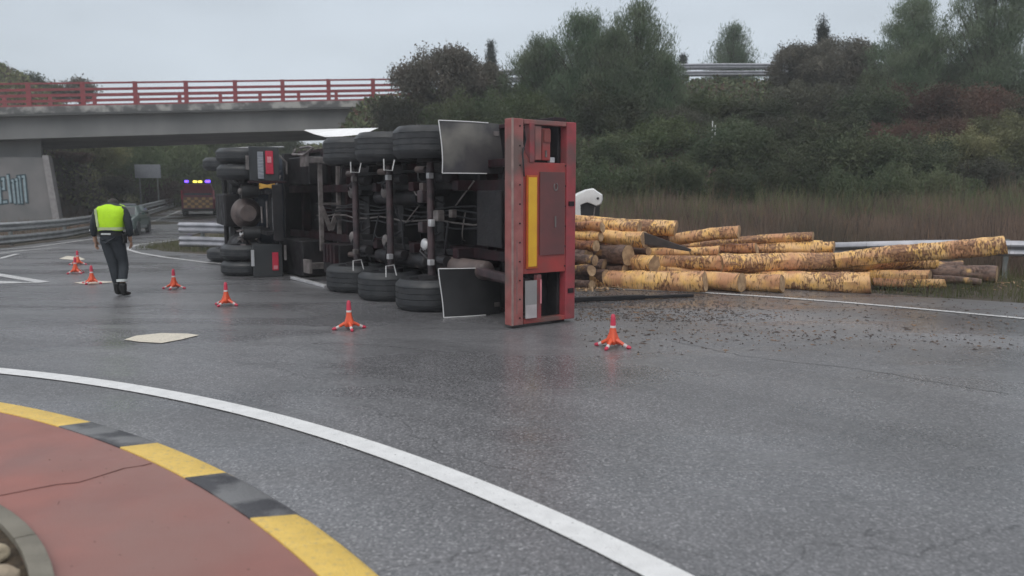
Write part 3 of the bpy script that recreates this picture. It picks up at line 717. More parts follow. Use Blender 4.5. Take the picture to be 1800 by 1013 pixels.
# ------------------------------------------------------------------ guard rails
WPROF = [(0.0, 0.155), (0.03, 0.14), (0.075, 0.10), (0.08, 0.07), (0.03, 0.03), (0.02, 0.0), (0.03, -0.03), (0.08, -0.07), (0.075, -0.10), (0.03, -0.14), (0.0, -0.155)]
def guardrail(path, label, side=1, spacing=4.0, zt=0.75, first_post=0.5, mat=None, group='guard rails beside the road', rolls=None, two=False, panel=True, zground=None, flare=False):
    """path: [(x, y, ground z, height of the rail's top)]"""
    mat = mat or M_GALV
    t = thing('guard_rail', label, 'guard rail', (0, 0, 0), group=group)
    P = [Vector(p[:3]) for p in path]; hs = [p[3] for p in path]
    L_ = [0]
    for a, b_ in zip(P, P[1:]): L_.append(L_[-1] + (b_ - a).length)
    def ev(s):
        x = interp(s, L_, [p.x for p in P]); y = interp(s, L_, [p.y for p in P]); z = interp(s, L_, [p.z for p in P]); h = interp(s, L_, hs)
        return Vector((x, y, z)), h
    def tang(s):
        d = ev(min(s + 0.3, L_[-1]))[0] - ev(max(s - 0.3, 0))[0]; d.z = 0; return d.normalized()
    levels = [0.0] + ([0.42] if two else [])
    for lv in levels:
        s = 0.0
        while s < L_[-1] - 0.05:
            s2 = min(s + 4.0, L_[-1]); mb = MB(); n = 9; m = len(WPROF)
            for i in range(n):
                q = s + (s2 - s) * i / (n - 1); p, h = ev(q); d = tang(q); nn = Vector((-d.y, d.x, 0)) * side
                ro = interp(q, L_, rolls) if rolls else 0.0
                for w, zz_ in WPROF:
                    a = nn * (w + 0.06 + (0.004 if int(s / 4) % 2 else 0)); yy = zz_
                    a2 = nn * (0.06 + w * math.cos(ro) + yy * math.sin(ro)); z2 = yy * math.cos(ro) - w * math.sin(ro)
                    mb.v.append(p + (a2 if rolls else a) + Vector((0, 0, h - lv - 0.155 + (z2 if rolls else yy))))
            for i in range(n - 1):
                for k in range(m - 1): mb.f.append((i * m + k, i * m + k + 1, i * m + m + k + 1, i * m + m + k))
            mb.build('rail_panel', mat, t, smooth=True, fix=False); s = s2
    pm = {}
    s = first_post
    while s < L_[-1]:
        p, h = ev(s); d = tang(s); key = round(h, 1)
        if key not in pm:
            pm[key] = MB().box(-0.04, 0.04, -0.05, 0.05, -0.2, key - 0.03).mesh('rail_post', M_POST)
        po = link('rail_post', pm[key], t); po.location = p; po.rotation_euler = (0, 0, math.atan2(d.y, d.x)); s += spacing
    return t
guardrail([(rail_x(y), y, zr(y), 0.75) for y in (14, 17, 20, 23, 26, 29, 32, 36, 40, 45, 50, 56, 62, 68, 74)],
          'long double-beam steel guard rail curving past the graffiti wall behind the walking officer', side=-1, two=True)
guardrail([(-9.95, 23.1, 0.02, 0.80), (-9.2, 23.0, 0.02, 0.80), (-7.4, 22.3, 0.02, 0.78), (-5, 21.2, 0.02, 0.75), (-2, 19.6, 0, 0.75)],
          'short pale guard rail on the grass nose in front of the red emergency vehicle', side=-1, spacing=2.0, first_post=0.7, mat=M_GALVB, two=True)
guardrail([(-1, 19.4, 0.0, 0.7), (2.2, 17.8, 0.05, 0.62), (5.0, 16.2, 0.1, 0.55), (6.5, 15.45, 0.1, 0.62), (8.2, 14.6, 0.06, 0.74), (10.0, 13.6, 0.03, 0.78), (14, 11.3, 0, 0.78), (20, 8, 0, 0.78)],
          'bent pale guard rail lying behind the spilled logs', side=-1, spacing=2.0, first_post=11.4, mat=M_GALVB, rolls=[0.2, 0.4, 0.8, 0.7, 0.45, 0.25, 0.0, 0.0])
crx = [-6, -3, 0, 3, 6, 9, 12, 15, 18, 22, 26, 30, 36]
guardrail([(x, crest_y(x) + 0.3, crest_z(x) - 0.05, 1.2) for x in crx], 'pale guard rail along the top of the embankment, the near one', side=-1, mat=M_GALVB, two=True, group='guard rails on top of the embankment')
guardrail([(x, crest_y(x) + 5.5, crest_z(x) + 0.15, 1.75) for x in crx], 'pale guard rail along the top of the embankment, the far one', side=-1, mat=M_GALVB, two=True, group='guard rails on top of the embankment')

# road sign seen in front of the underpass slope
sg = thing('road_sign', 'blank grey rectangular sign panel on posts beyond the bridge', 'sign', (-24.4, 52.0, zr(52)))
MB().box(-0.86, 0.86, -0.03, 0.03, 2.25, 3.15).build('sign_panel', M_SIGN, sg, bevel=0.01)
for sx_ in (-0.6, 0.6): MB().cyl((sx_, 0.07, -1.0), (sx_, 0.07, 3.0), 0.045).build('post', M_POST, sg, smooth=True)
# thin white marker stake in the dry grass
pz = H(8.0, 31.2)
mk = thing('marker_stake', 'thin white marker stakes standing in the dry grass before the dark bushes', 'stake', (8.0, 31.2, pz))
MB().cyl((0, 0, -0.2), (0, 0, 1.5), 0.02, n=6).build('post', M_WHITE, mk)
MB().cyl((0.14, 0.1, -0.2), (0.14, 0.1, 1.35), 0.016, n=6).build('post', M_WHITE, mk)

# ------------------------------------------------------------------ vegetation
def leaves_mesh(name, lobes, n, size, mat, seed, up=0.0, aspect=0.6, fill=0.45, needles=False, jitter=0.12):
    """leaf quads spread through the shells of a set of lobes (cx, cy, cz, rx, ry, rz)"""
    R = np.random.default_rng(seed); lob = np.array(lobes, float)
    w = (lob[:, 3] * lob[:, 4] * lob[:, 5]) ** 0.667; w /= w.sum()
    per = 30 if needles else 14                     # leaves in every clump
    nc = n // per
    idx = R.choice(len(lob), nc, p=w)
    d = R.normal(size=(nc, 3)); d[:, 2] = d[:, 2] * 0.9 + 0.18; d /= np.linalg.norm(d, axis=1)[:, None]
    rad = (fill + (1 - fill) * R.random(nc) ** 0.55) * (1 + jitter * R.normal(size=nc))
    cc = lob[idx, :3] + d * lob[idx, 3:6] * rad[:, None]
    ci = np.repeat(np.arange(nc), per); n = len(ci)
    spread = size * (1.9 if needles else 2.2)
    c = cc[ci] + R.normal(size=(n, 3)) * spread * 0.55
    dd = d[ci]
    if needles:
        ax = dd * 0.5 + np.array([0, 0, up]) + R.normal(size=(n, 3)) * 0.35
    else:
        ax = dd * 0.4 + R.normal(size=(n, 3)) * 0.8 + np.array([0, 0, up])
    ax /= np.linalg.norm(ax, axis=1)[:, None]
    q = np.cross(ax, R.normal(size=(n, 3))); q /= np.linalg.norm(q, axis=1)[:, None]
    s = size * (0.6 + 0.8 * R.random(n))
    a = ax * s[:, None]; b_ = q * (s * aspect * 0.5)[:, None]
    V = np.stack([c - a * 0.5, c + b_, c + a * 0.5, c - b_], axis=1).reshape(-1, 3)
    me = bpy.data.meshes.new(name); nv = len(V)
    me.vertices.add(nv); me.vertices.foreach_set('co', V.astype(np.float32).ravel())
    me.loops.add(nv); me.loops.foreach_set('vertex_index', np.arange(nv, dtype=np.int32))
    me.polygons.add(n); me.polygons.foreach_set('loop_start', np.arange(0, nv, 4, dtype=np.int32)); me.polygons.foreach_set('loop_total', np.full(n, 4, dtype=np.int32))
    me.update(calc_edges=True); me.materials.append(mat); return me
def branch_mesh(h, lobes, seed, r0=0.12, base=0.0):
    rr = random.Random(seed); mb = MB()
    top = Vector((rr.uniform(-.2, .2), rr.uniform(-.2, .2), h * 0.8))
    mb.tube([(0, 0, base - 0.8), (0, 0, h * .15), (rr.uniform(-.15, .15), 0, h * 0.45), top], [r0 * 1.25, r0, r0 * .7, r0 * .25], 8)
    for l in lobes:
        c = Vector(l[:3]); z0 = min(max(c.z * rr.uniform(0.35, 0.6), 0.1), h * 0.6)
        mb.tube([(0, 0, z0), (c.x * .5, c.y * .5, z0 + (c.z - z0) * .45), tuple(c + Vector((0, 0, l[5] * .3)))], [r0 * .45, r0 * .3, r0 * .1], 5)
    return mb
def bush_lobes(seed, rx, rz, n=7):
    rr = random.Random(seed); L_ = [(0, 0, rz * 0.42, rx * 0.72, rx * 0.6, rz * 0.42)]
    for i in range(n):
        a = rr.uniform(0, 2 * PI); q = rx * rr.uniform(0.3, 0.85)
        L_.append((q * math.cos(a), q * math.sin(a) * 0.8, rz * rr.uniform(0.2, 0.75), rx * rr.uniform(0.2, 0.42), rx * rr.uniform(0.2, 0.38), rz * rr.uniform(0.16, 0.36)))
    for i in range(14):          # loose upright sprays breaking the outline
        a = rr.uniform(0, 2 * PI); q = rx * rr.uniform(0.2, 0.95)
        L_.append((q * math.cos(a), q * math.sin(a) * 0.8, rz * rr.uniform(0.55, 1.02) * (1.05 - 0.35 * q / rx), rx * rr.uniform(0.06, 0.14), rx * rr.uniform(0.06, 0.12), rz * rr.uniform(0.12, 0.26)))
    return L_
# shrub prototypes
protos = []
for sd_, m_ in ((1, M_LEAFD), (2, M_LEAFD), (3, M_LEAFG), (4, M_LEAFB), (5, M_LEAFR), (6, M_LEAFY)):
    lb = bush_lobes(sd_, 1.0, 1.2, 8)
    protos.append((leaves_mesh('crown', lb, 14000, 0.062, m_, sd_, up=0.45, aspect=0.42, fill=0.25, jitter=0.22), branch_mesh(1.2, lb, sd_, 0.035).mesh('trunk', M_BARKT)))
def bush(k, x, y, s, sz, label, rot, group, sink=0.15):
    t = thing('shrub', label, 'shrub', (x, y, H(x, y) - sink), rot, group); t.scale = (s, s, sz)
    link('crown', protos[k][0], t); link('trunk', protos[k][1], t); return t

rb = random.Random(3)
KN = ['dark green', 'deep green', 'mid green', 'grey-olive', 'reddish-brown', 'yellow-green']
GS = 'shrubs covering the embankment behind the logs'
# (column, row of the crown's middle, depth, kind, half width in px)
def put_bush(u, v, Y, k, hw, hh, label, group=GS):
    s = hw / ppm(Y); c = at(u, v, Y); zb = H(c.x, Y); sz = max(0.6, (c.z + hh * 1.15 / ppm(Y) - zb + 0.15) / 1.25)
    return bush(k, c.x, Y, s, sz, label, rb.uniform(0, 6.28), group)
big = [(1290, 262, 33, 0, 70, 46, 'tall dark shrub on the middle of the slope, up-slope of the marker stake'),
       (1440, 262, 32, 1, 75, 50, 'tall deep green shrub in the middle of the slope under the lone cypress'),
       (1555, 178, 39, 0, 50, 50, 'tall dark shrub high on the slope at the left foot of the first right-hand pine'),
       (1670, 170, 39, 1, 55, 55, 'tall deep green shrub high on the slope between the right-hand pines'),
       (1200, 240, 34, 3, 60, 45, 'dull olive shrub in the middle of the slope, right of the pine group'),
       (1360, 250, 33, 3, 55, 40, 'dull olive shrub in the middle of the slope, between two taller dark ones'),
       (1040, 325, 27, 1, 60, 32, 'low dark scrub bush directly behind the white curved panel'),
       (1120, 322, 27, 0, 60, 36, 'low dark scrub bush above the topmost log of the heap'),
       (1205, 322, 27, 1, 55, 36, 'low dark bush at the foot of the slope, left of the marker stake'),
       (1300, 325, 26.5, 0, 60, 34, 'low dark bush at the foot of the slope, right of the marker stake'),
       (1400, 325, 26.5, 1, 65, 36, 'low dark bush at the foot of the slope above the slender raised log'),
       (1480, 330, 26, 0, 55, 30, 'low dark bush at the foot of the slope above the bent guard rail start'),
       (1570, 330, 26, 1, 60, 32, 'low dark bush at the foot of the slope above the bent guard rail middle'),
       (1660, 328, 26, 0, 60, 30, 'low dark bush at the foot of the slope above the raised log end'),
       (1000, 300, 29, 1, 70, 45, 'deep green shrub directly above the red rear frame of the trailer'),
       (1085, 290, 31, 0, 75, 50, 'dark green shrub above the white curved panel'),
       (1170, 270, 32, 2, 75, 55, 'mid green shrub on the slope behind the top of the log pile'),
       (1275, 285, 30, 0, 85, 60, 'large rounded dark shrub just above the white marker stake'),
       (1385, 300, 29, 1, 80, 50, 'rounded deep green shrub low on the slope, right of the marker stake'),
       (1500, 300, 28.5, 0, 95, 60, 'broadest dark green shrub low on the slope behind the long logs'),
       (1610, 300, 29, 1, 75, 50, 'deep green shrub low on the slope above the raised log end'),
       (1700, 285, 30, 5, 70, 45, 'yellow-green shrub low on the slope near the right edge of the photo'),
       (1785, 270, 30, 5, 70, 45, 'yellow-green shrub cut by the right edge of the photo'),
       (1740, 310, 28, 3, 60, 30, 'grey-olive scrub at the foot of the slope near the right edge'),
       (1330, 222, 36, 0, 75, 45, 'dark green shrub below the pale guard rails and small pine'),
       (1230, 212, 37, 2, 70, 40, 'mid green shrub just below the pale guard rails'),
       (1150, 200, 37, 3, 60, 45, 'grey-olive shrub under the tall pine crown, right side'),
       (1425, 200, 37, 3, 75, 50, 'grey-olive shrub below the lone tall cypress'),
       (1520, 215, 36, 0, 75, 50, 'dark green shrub halfway up the slope below the broad grey-brown tree'),
       (1615, 190, 37, 4, 70, 40, 'reddish-brown shrub high on the slope, below the gap between the pines'),
       (1700, 195, 36, 4, 75, 40, 'reddish-brown shrub under the rightmost pine'),
       (1560, 250, 33, 4, 50, 30, 'small reddish shrub in the middle of the slope'),
       (1785, 190, 37, 0, 60, 45, 'dark green shrub high on the slope at the right edge'),
       (1640, 240, 33, 4, 60, 30, 'reddish-brown shrub halfway up the slope, right of the small reddish one'),
       (1760, 235, 33, 5, 70, 30, 'pale yellow-green scrub halfway up the slope near the right edge'),
       (930, 230, 35, 2, 60, 60, 'mid green shrub left of the tall pines, above the mudflap'),
       (860, 225, 33, 1, 55, 50, 'deep green shrub between the round olive tree and the tall pines'),
       (800, 220, 33, 0, 60, 50, 'dark shrub behind the upper mudflap'),
       (1060, 215, 34, 0, 80, 55, 'dark green shrub under the tall pines'),
       (690, 205, 36, 3, 50, 35, 'grey-olive shrub at the right end of the bridge'),
       (650, 285, 33, 1, 60, 30, 'deep green shrub under the right end of the bridge'),
       (900, 290, 28, 0, 60, 50, 'dark shrub hidden mostly behind the trailer rear frame'),
       (820, 285, 27, 1, 60, 40, 'dark shrub glimpsed behind the trailer wheels')]
for a in big: put_bush(*a)
GL = 'shrubs on the slope beyond the bridge'  # mostly lighter leaf kinds, standing in for light the bridge takes away
lft = [(100, 270, 47, 3, 55, 35, 'grey-olive shrub just right of the graffiti wall top'),
       (165, 285, 50, 5, 60, 40, 'pale yellow-green shrub beyond the bridge, above the walking officer'),
       (230, 275, 54, 2, 60, 40, 'mid green shrub beyond the bridge, left of the blank grey sign'),
       (300, 265, 60, 2, 70, 45, 'mid green shrub beyond the bridge, above the blank grey sign'),
       (370, 280, 64, 2, 60, 40, 'mid green shrub beyond the bridge, above the red emergency vehicle'),
       (430, 265, 66, 2, 70, 45, 'mid green shrub beyond the bridge, above the tractor wheels'),
       (480, 262, 66, 0, 50, 34, 'dark shrub under the bridge, left of the white strip'),
       (130, 330, 46, 4, 45, 30, 'brownish shrub low beyond the guard rail, right of the graffiti wall'),
       (200, 335, 48, 3, 50, 25, 'grey-olive shrub low beyond the guard rail behind the officer'),
       (270, 330, 56, 4, 45, 22, 'brownish shrub under the blank grey sign'),
       (345, 305, 62, 1, 45, 30, 'deep green shrub beyond the bridge, right of the blank grey sign')]
for a in lft: put_bush(*a, group=GL)

def tree(name, label, cat, u, Y, v_top, v_bot, hw, mat, kind, seed, group, nleaf=26000, leaf=0.13, sink=0.3):
    c = at(u, v_top, Y); zb = H(c.x, Y); h = c.z - zb; w = hw / ppm(Y)
    t = thing(name, label, cat, (c.x, Y, zb - 0.1), 0, group)
    rr = random.Random(seed); lobes = []
    zlo = max(0.3, at(u, v_bot, Y).z - zb)
    if kind == 'pine':                       # stacked rounded sprays tapering to a few leading tips
        nl = 30
        for i in range(nl):
            f = (i + 0.5) / nl; z = zlo + (h - zlo) * f; rad = w * (1.0 - 0.82 * f ** 2.6) * rr.uniform(0.7, 1.1)
            a = i * 2.4 + rr.uniform(-.4, .4); q = rad * rr.uniform(0.3, 0.75)
            lobes.append((q * math.cos(a), q * math.sin(a) * 0.8, z - 0.03 * h, w * (0.44 - 0.30 * f), w * (0.40 - 0.26 * f), h * (0.105 - 0.06 * f)))
        for i in range(70):                  # upright shoots all over the outline
            f = rr.uniform(0.2, 1.0) ** 0.8; a = rr.uniform(0, 2 * PI); q = w * (1.0 - 0.8 * f ** 2.6) * rr.uniform(0.5, 1.15)
            lobes.append((q * math.cos(a), q * math.sin(a) * .6, zlo + (h - zlo) * f * .95, w * .06, w * .06, h * rr.uniform(.035, .075)))
        me = leaves_mesh('crown', lobes, nleaf, leaf, mat, seed, up=1.0, aspect=0.14, fill=0.1, needles=True, jitter=0.12)
    elif kind == 'round':
        lobes = [(0, 0, (zlo + h) / 2, w * .72, w * .7, (h - zlo) * .45)]
        for i in range(22):
            a = rr.uniform(0, 2 * PI); f = rr.uniform(0.1, 1); q = w * math.sqrt(max(0.05, 1 - (2 * f - 1) ** 2)) * rr.uniform(.45, .75)
            lobes.append((q * math.cos(a), q * math.sin(a), zlo + (h - zlo) * (0.12 + .74 * f), w * rr.uniform(.2, .32), w * rr.uniform(.2, .32), (h - zlo) * rr.uniform(.1, .17)))
        me = leaves_mesh('crown', lobes, nleaf, leaf, mat, seed, up=0.2, aspect=0.5, fill=0.4)
    else:                                    # cypress spire
        for i in range(16):
            f = (i + .5) / 16; rad = w * (1 - f) ** 0.6 * (0.9 if f > .1 else 0.6)
            lobes.append((rr.uniform(-.1, .1) * w, rr.uniform(-.1, .1) * w, zlo + (h - zlo) * f * .97, rad, rad, h * .07))
        me = leaves_mesh('crown', lobes, nleaf, leaf, mat, seed, up=1.2, aspect=0.3, fill=0.4, needles=True, jitter=0.08)
    link('crown', me, t)
    branch_mesh(h, [l for l in lobes if l[5] < h * .3][::2] if kind != 'cypress' else [], seed, 0.13 if kind != 'cypress' else 0.09).build('trunk', M_BARKT, t, smooth=True)
    return t
TG = 'trees on the embankment'
tree('pine_tree', 'shorter pine in front, filling the dip between the two tallest middle pines', 'tree', 1078, 35, 48, 225, 66, M_PINE, 'pine', 33, TG, 36000, 0.17)
tree('pine_tree', 'lowest pine at the right flank of the middle group, under the tallest', 'tree', 1165, 35.5, 85, 230, 42, M_PINE, 'pine', 34, TG, 20000, 0.17)
tree('round_tree', 'round grey-olive tree rising above the right end of the bridge', 'tree', 775, 37, 78, 235, 98, M_LEAFO, 'round', 11, TG, 42000, 0.12)
tree('round_tree', 'low shoulder tree on the right flank of the round olive tree', 'tree', 850, 38, 108, 235, 42, M_LEAFO, 'round', 12, TG, 16000, 0.12)
tree('pine_tree', 'tallest pine of the middle group, its feathery top near the photo top', 'tree', 1120, 36, 2, 225, 92, M_PINE, 'pine', 13, TG, 40000, 0.19)
tree('pine_tree', 'feathery pine just left of the tallest pine of the middle group', 'tree', 1030, 36.5, 20, 225, 98, M_PINE, 'pine', 14, TG, 38000, 0.19)
tree('pine_tree', 'lower pine at the left shoulder of the middle group', 'tree', 952, 37, 62, 225, 76, M_PINE, 'pine', 15, TG, 34000, 0.17)
tree('pine_tree', 'small open pine standing behind the pale guard rails', 'tree', 1290, 53, 42, 150, 48, M_PINE, 'pine', 16, TG, 22000, 0.2)
tree('cypress_tree', 'lone tall slim cypress right of the small open pine', 'tree', 1447, 44, 24, 215, 13, M_CYP, 'cypress', 17, TG, 14000, 0.13)
tree('cypress_tree', 'slim cypress between the round olive tree and the middle pines', 'tree', 863, 56, 72, 150, 10, M_CYP, 'cypress', 18, TG, 8000, 0.14)
tree('cypress_tree', 'tiny cypress tip above the pale guard rails, right of the middle pines', 'tree', 1201, 62, 94, 135, 7, M_CYP, 'cypress', 19, TG, 4000, 0.14)
tree('round_tree', 'broad grey-brown bare-looking tree around the lone cypress', 'tree', 1470, 42, 62, 200, 82, M_LEAFO, 'round', 20, TG, 40000, 0.11)
tree('round_tree', 'smaller grey-brown tree left of the lone cypress', 'tree', 1392, 43, 72, 190, 46, M_LEAFO, 'round', 21, TG, 20000, 0.11)
tree('pine_tree', 'dark pine reaching the photo top, left of the two right-hand pines', 'tree', 1608, 39, -12, 200, 84, M_PINE, 'pine', 22, TG, 56000, 0.18)
tree('pine_tree', 'dark pine cut by the right edge and top of the photo', 'tree', 1752, 38, -60, 205, 104, M_PINE, 'pine', 23, TG, 76000, 0.18)
tree('round_tree', 'low dark green tree filling in between the two right-hand pines', 'tree', 1690, 42, 120, 200, 50, M_LEAFD, 'round', 24, TG, 16000, 0.12)
FG = 'far trees above the bridge railing'
tree('round_tree', 'rounded distant tree top above the left end of the bridge railing', 'tree', 55, 66, 132, 175, 24, M_LEAFD, 'round', 25, FG, 5000, 0.2)
tree('round_tree', 'small distant tree top above the railing, right of the rounded one', 'tree', 140, 66, 139, 175, 26, M_LEAFO, 'round', 26, FG, 5000, 0.2)
tree('round_tree', 'distant tree line crown at the left photo edge above the railing', 'tree', 8, 66, 140, 180, 34, M_LEAFD, 'round', 27, FG, 5000, 0.2)
tree('round_tree', 'lowest distant crown above the railing between the two tree tops', 'tree', 98, 66, 148, 180, 24, M_LEAFD, 'round', 28, FG, 4000, 0.2)

# undergrowth blanket on the slopes, dry grass belt, verge grass (stuff)
def blades(name, region, n, h, w, mat, label, cat, lean=0.25, wf=1.0, tuft=1):
    R = random.Random(5 + n); vs = []; fs = []
    cnt = 0
    while cnt < n:
        x, y = region(R)
        z = H(x, y) - 0.03
        for q in range(tuft):
            a = R.uniform(0, PI); hh = h * R.uniform(0.45, 1.15) * (0.75 + 0.9 * (noise.noise(Vector((x * 0.55, y * 0.8, n))) + 0.3) if h > 0.5 else 1); ww = w * R.uniform(.6, 1.3)
            bx, by = x + R.gauss(0, .06) * (tuft > 1), y + R.gauss(0, .06) * (tuft > 1)
            dx, dy = math.cos(a) * ww, math.sin(a) * ww; lx, ly = R.gauss(0, lean) * hh, R.gauss(0, lean) * hh
            k = len(vs); vs += [(bx - dx, by - dy, z), (bx + dx, by + dy, z), (bx + lx + dx * .25, by + ly, z + hh), (bx + lx - dx * .25, by + ly, z + hh)]
            fs.append((k, k + 1, k + 2, k + 3)); cnt += 1
    me = bpy.data.meshes.new(name); me.from_pydata(vs, [], fs); me.update(); me.materials.append(mat)
    return tag(link(name, me), label, cat, kind='stuff')
def reg_dry(R):
    while True:
        x = R.uniform(-2, 24); y = rail_y(x) - 0.1 + (27.0 - rail_y(x)) * R.random() ** 1.15
        if y > 0.5 * abs(x): return x, y
blades('dry_grass', reg_dry, 75000, 0.55, 0.007, M_DRY, 'dry brown grass belt between the guard rail and the dark shrubs', 'grass', tuft=3, lean=0.18)
def reg_dry2(R): return R.uniform(-1, 26), R.uniform(21.5, 27)
blades('dry_grass', reg_dry2, 16000, 0.68, 0.009, M_DRY, 'taller dry brown grass at the foot of the shrubs', 'grass', tuft=3, lean=0.2)
blades('dry_grass', reg_dry2, 9000, 0.8, 0.011, M_LEAFG, 'green weeds among the dry grass', 'grass', tuft=4, lean=0.3)
blades('dry_grass', reg_dry, 5000, 0.95, 0.008, M_BARKC, 'dark dead weed stalks among the dry grass', 'grass', tuft=3, lean=0.15)
def reg_nose(R):
    while True:
        x, y = R.uniform(-12, 0), R.uniform(18, 30)
        if y > 22.4 - (x + 10.2) * 0.52 + 0.2 and x > -11.6 + 0.0 * y and (x + 11) * (x + 11) * 0 + 1: return x, y
blades('grass', reg_nose, 16000, 0.22, 0.006, M_GRASS, 'short green grass on the nose between the two roads', 'grass', tuft=3)
def reg_verge(R):
    while True:
        x, y = R.uniform(5, 18), R.uniform(9, 16.5)
        if y > interp(x, [3.3, 5.2, 6.9, 9, 14, 30], [14.4, 13.2, 12.0, 10.6, 8, 4]) + 0.15: return x, y
blades('grass', reg_verge, 15000, 0.26, 0.006, M_GRASS, 'short green grass on the verge at the right end of the logs', 'grass', tuft=3)
def reg_left(R):
    while True:
        x, y = R.uniform(-34, -15), R.uniform(14, 60)
        if x < rail_x(y) - 0.1: return x, y
blades('dry_grass', reg_left, 12000, 0.45, 0.012, M_DRY, 'dry brown grass beyond the long guard rail on the left', 'grass', tuft=3)
def cover(name, region, n, size, mat, label, up=0.3):
    R = random.Random(n); P_ = []
    for i in range(n):
        x, y = region(R); P_.append((x, y, H(x, y) + abs(R.gauss(0, 0.14))))
    c = np.array(P_); Rn = np.random.default_rng(n)
    ax = Rn.normal(size=(n, 3)); ax[:, 2] += up; ax /= np.linalg.norm(ax, axis=1)[:, None]; q = np.cross(ax, Rn.normal(size=(n, 3))); q /= np.linalg.norm(q, axis=1)[:, None]
    s = size * (0.5 + Rn.random(n)); a = ax * s[:, None]; b_ = q * (s * .3)[:, None]
    V = np.stack([c - a * .5, c + b_, c + a * .5, c - b_], axis=1).reshape(-1, 3)
    me = bpy.data.meshes.new(name); me.from_pydata(V.tolist(), [], [(4 * i, 4 * i + 1, 4 * i + 2, 4 * i + 3) for i in range(n)]); me.update(); me.materials.append(mat)
    return tag(link(name, me), label, 'undergrowth', kind='stuff')
def reg_slope(R):
    while True:
        x, y = R.uniform(-9, 40), R.uniform(26, 49)
        if y < crest_y(x) + 0.3 and abs(x / y) < 0.75: return x, y
cover('undergrowth', reg_slope, 10000, 0.20, M_LEAFY, 'yellowish-green low scrub scattered over the embankment')
cover('undergrowth', reg_slope, 42000, 0.20, M_LEAFD, 'low dark scrub covering the embankment between its shrubs')
cover('undergrowth', reg_slope, 9000, 0.20, M_LEAFR, 'reddish-brown low scrub scattered over the embankment')
def reg_far(R):
    while True:
        y = R.uniform(42, 76); x = R.uniform(-52, -9)
        if (x < rail_x(y) - 1 or x > road_r(y) + 1 or y > 63): return x, y
cover('undergrowth', reg_far, 34000, 0.24, M_LEAFY, 'low yellow-green scrub on the slopes beyond the bridge')  # pale leaf colour offsets the shade of the bridge
cover('undergrowth', reg_far, 12000, 0.22, M_LEAFO, 'low grey-olive scrub on the slopes beyond the bridge')

# ------------------------------------------------------------------ overturned semi-trailer
TH = math.radians(35.0)
def side_frame(name, label, cat, ox, oy, th, zc=1.275, roll=0.0):
    t = thing(name, label, cat, (ox, oy, zc)); t.rotation_mode = 'QUATERNION'
    f = Vector((-math.sin(th), math.cos(th), 0)); u = Vector((math.cos(th), math.sin(th), 0)); z = Vector((0, 0, 1))
    m = Matrix((f, z, u)).transposed()      # local x = forward, y = world up, z = vehicle up
    t.rotation_quaternion = (m @ Matrix.Rotation(roll, 3, 'X')).to_quaternion(); return t
def wheel(parent, x, y0, y1, r=0.52, hub_out=1, z=0.52, group=None, groove=4, name='wheel'):
    """y0 < y1: the tyre's width; tyre lathed round the axle"""
    w = y1 - y0; P_ = []
    sh = 0.055
    P_.append((r * 0.58, y0 + 0.02)); P_.append((r * 0.62, y0)); P_.append((r * 0.86, y0 - 0.006)); P_.append((r - sh, y0 + 0.012)); P_.append((r - 0.008, y0 + sh))
    g_w = 0.006; usable = w - 2 * sh
    for k in range(groove):
        c = y0 + sh + usable * (k + 0.5) / groove
        P_ += [(r, c - g_w), (r - 0.009, c - g_w * .8), (r - 0.009, c + g_w * .8), (r, c + g_w)]
    P_ += [(r - 0.008, y1 - sh), (r - sh, y1 - 0.012), (r * 0.86, y1 + 0.006), (r * 0.62, y1), (r * 0.58, y1 - 0.02)]
    rim = MB().lathe([(0.06, y0 + 0.05), (r * 0.36, y0 + 0.07), (r * 0.5, y0 + 0.03), (r * .575, y0 + 0.015), (r * .575, y1 - 0.015), (r * .5, y1 - 0.03), (r * .36, y1 - 0.07), (0.06, y1 - 0.05)], (x, 0, z), 'y', 28)
    ro = rim.build(name, M_DGREY, parent, smooth=True)
    MB().lathe(P_, (x, 0, z), 'y', 56, closed=True).build('tyre', M_TYRE, ro, smooth=True)
    MB().lathe([(0.02, y0 - 0.01), (0.11, y0 - 0.01), (0.15, y0 + 0.06), (0.15, y1 - 0.06), (0.11, y1 + 0.01), (0.02, y1 + 0.01)], (x, 0, z), 'y', 18).build('hub', M_AXLE, ro, smooth=True)
    return ro

